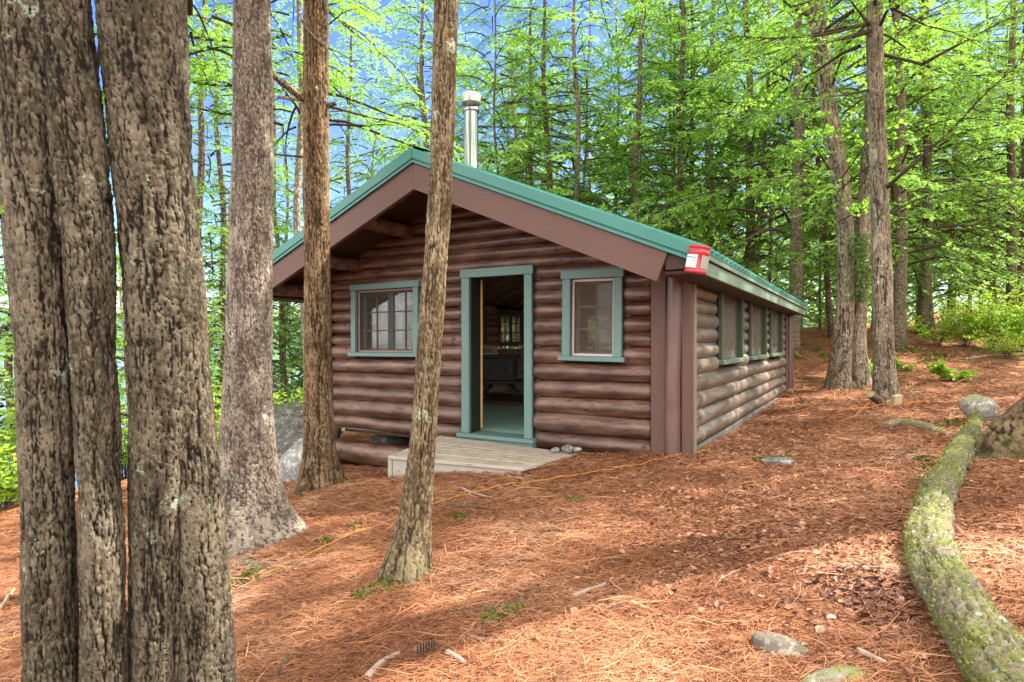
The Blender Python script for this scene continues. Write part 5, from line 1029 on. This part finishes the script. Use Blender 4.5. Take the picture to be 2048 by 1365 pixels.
def leaflitter(n, cx, cy_, sx, sy, name):
    x = cx + rg.normal(0, sx, n); y = cy_ + rg.normal(0, sy, n); u, v = cab(x, y); ok = ~((u > -5.75) & (u < .05) & (v > -.05) & (v < 8.5)) & (y > 1.5); x, y = x[ok], y[ok]; N = len(x); z = gz(np.c_[x, y]); az = rg.uniform(0, 6.28, N); L = rg.uniform(.018, .05, N); nrm = np.stack([rg.normal(0, .35, N), rg.normal(0, .35, N), np.ones(N)], 1); nrm /= np.linalg.norm(nrm, axis=1)[:, None]
    d_ = np.stack([np.cos(az), np.sin(az), 0 * az], 1); d_ -= nrm * (d_ * nrm).sum(1)[:, None]; d_ /= np.linalg.norm(d_, axis=1)[:, None]; s_ = np.cross(nrm, d_); c_ = np.c_[x, y, z + .014 + rg.uniform(0, .014, N)]; Lc = L[:, None]; wv = (L * rg.uniform(.25, .42, N))[:, None]; cu = nrm * Lc * rg.uniform(.02, .25, N)[:, None]
    V = np.stack([c_ - d_ * Lc * .5, c_ - d_ * Lc * .15 + s_ * wv + cu, c_ + d_ * Lc * .2 + s_ * wv * .8 + cu, c_ + d_ * Lc * .55 + cu * .4, c_ + d_ * Lc * .2 - s_ * wv * .8 + cu, c_ - d_ * Lc * .15 - s_ * wv + cu, c_], 1).reshape(-1, 3); i = np.arange(N)[:, None] * 7
    t3 = np.concatenate([i + np.array([6, k, (k + 1) % 6]) for k in range(6)]); return V, t3, np.repeat(rg.random(N), 7)
VV = []; TTt = []; TI = []; n0 = 0
for a in ((2600, 1.6, 3.6, .5, .9), (700, 2.3, 4.2, .9, 1.4), (1300, 3.6, 5.6, 1.2, 1.4), (1500, 4.6, 10.2, 2.2, 3.2), (900, 2.3, 7.2, .35, .8), (900, 4.2, 10.3, 1., 1.7), (700, -2.2, 7.6, 1.4, .5), (260, 0, 5, 2.5, 1.6), (2200, 9, 14.5, 2.6, 2.6)):
    V, t3_, ti = leaflitter(*a, ''); VV.append(V); TTt.append(t3_ + n0); TI.append(ti); n0 += len(V)
wet = gp(1745, 1195); V, t3_, ti = leaflitter(260, wet.x, wet.y, .13, .16, ''); VV.append(V); TTt.append(t3_ + n0); TI.append(ti * .06); n0 += len(V)
wet = gp(1745, 1195); V, t3_, ti = leaflitter(260, wet.x, wet.y, .13, .16, ''); VV.append(V); TTt.append(t3_ + n0); TI.append(ti * .06); n0 += len(V)
tag(link('dead_leaves', mesh_np('dead_leaves', np.concatenate(VV), [np.concatenate(TTt)], None, {'tint': np.concatenate(TI)}, False), None, [M['deadleaf']]), kind='stuff')
n_ = 420; a_, b_ = rg.random(n_), rg.random(n_); az = rg.uniform(0, 6.28, n_); Pq = np.array([np.array(FL) * (1 - a) * (1 - b) + np.array(FR) * a * (1 - b) + np.array(BRc) * a * b + np.array(BL) * (1 - a) * b for a, b in zip(a_, b_)]); d_ = np.stack([np.cos(az), np.sin(az), az * 0], 1) * rg.uniform(.02, .05, n_)[:, None]; s_ = np.stack([-np.sin(az), np.cos(az), az * 0], 1) * .0022; Pq[:, 2] += .0105
V = np.stack([Pq - d_ - s_, Pq - d_ + s_, Pq + d_ + s_, Pq + d_ - s_], 1).reshape(-1, 3)
tag(link('pine_needles', mesh_np('pine_needles', V, [np.arange(n_ * 4).reshape(-1, 4)], None, {'tint': np.repeat(rg.random(n_), 4)}, False), None, [M['litter']]), kind='stuff')
# moss tufts
MX = [(p_.x, p_.y, s_) for p_, s_ in ((gp(770, 1176), .10), (gp(745, 1188), .09), (gp(775, 1170), .07), (gp(730, 1196), .06), (gp(1020, 1226), .11), (gp(995, 1236), .08), (gp(1840, 920), .1), (gp(1850, 950), .09), (gp(1860, 935), .08), (gp(1845, 965), .07), (gp(1520, 922), .08), (gp(1540, 918), .06), (gp(920, 1035), .06), (gp(1150, 1002), .05), (gp(1895, 848), .16), (gp(1910, 855), .14), (gp(710, 1055), .06), (gp(650, 1085), .06), (gp(1820, 700), .3), (gp(1880, 712), .3), (gp(1860, 722), .25), (gp(1960, 700), .25), (gp(1600, 690), .2), (gp(1630, 700), .2), (gp(1595, 715), .2), (gp(1650, 712), .18), (gp(1730, 690), .25), (gp(560, 1010), .06), (gp(480, 1165), .1), (gp(500, 1150), .08), (gp(1800, 765), .12), (gp(1830, 772), .12))]
x = []; y = []; sz = []
for a, b_, s_ in MX:
    k = 90 if s_ < .15 else 160; x += list(a + rg.normal(0, s_ * .55, k)); y += list(b_ + rg.normal(0, s_ * .5, k)); sz += [s_] * k
x, y, sz = map(np.array, (x, y, sz)); N = len(x); z = gz(np.c_[x, y]); d_ = rg.normal(0, .6, (N, 3)); d_[:, 2] = 1; d_ /= np.linalg.norm(d_, axis=1)[:, None]; s_ = np.cross(d_, rg.normal(0, 1, (N, 3))); s_ /= np.linalg.norm(s_, axis=1)[:, None]; hh_ = (rg.uniform(.012, .035, N) * (1 + sz * 2))[:, None]; c_ = np.c_[x, y, z + .002]
V = np.stack([c_ - s_ * hh_ * .5, c_ + s_ * hh_ * .5, c_ + d_ * hh_ + s_ * hh_ * .3, c_ + d_ * hh_ - s_ * hh_ * .3], 1).reshape(-1, 3)
tag(link('moss', mesh_np('moss', V, [np.arange(N * 4).reshape(-1, 4)]), None, [M['moss']]), kind='stuff')
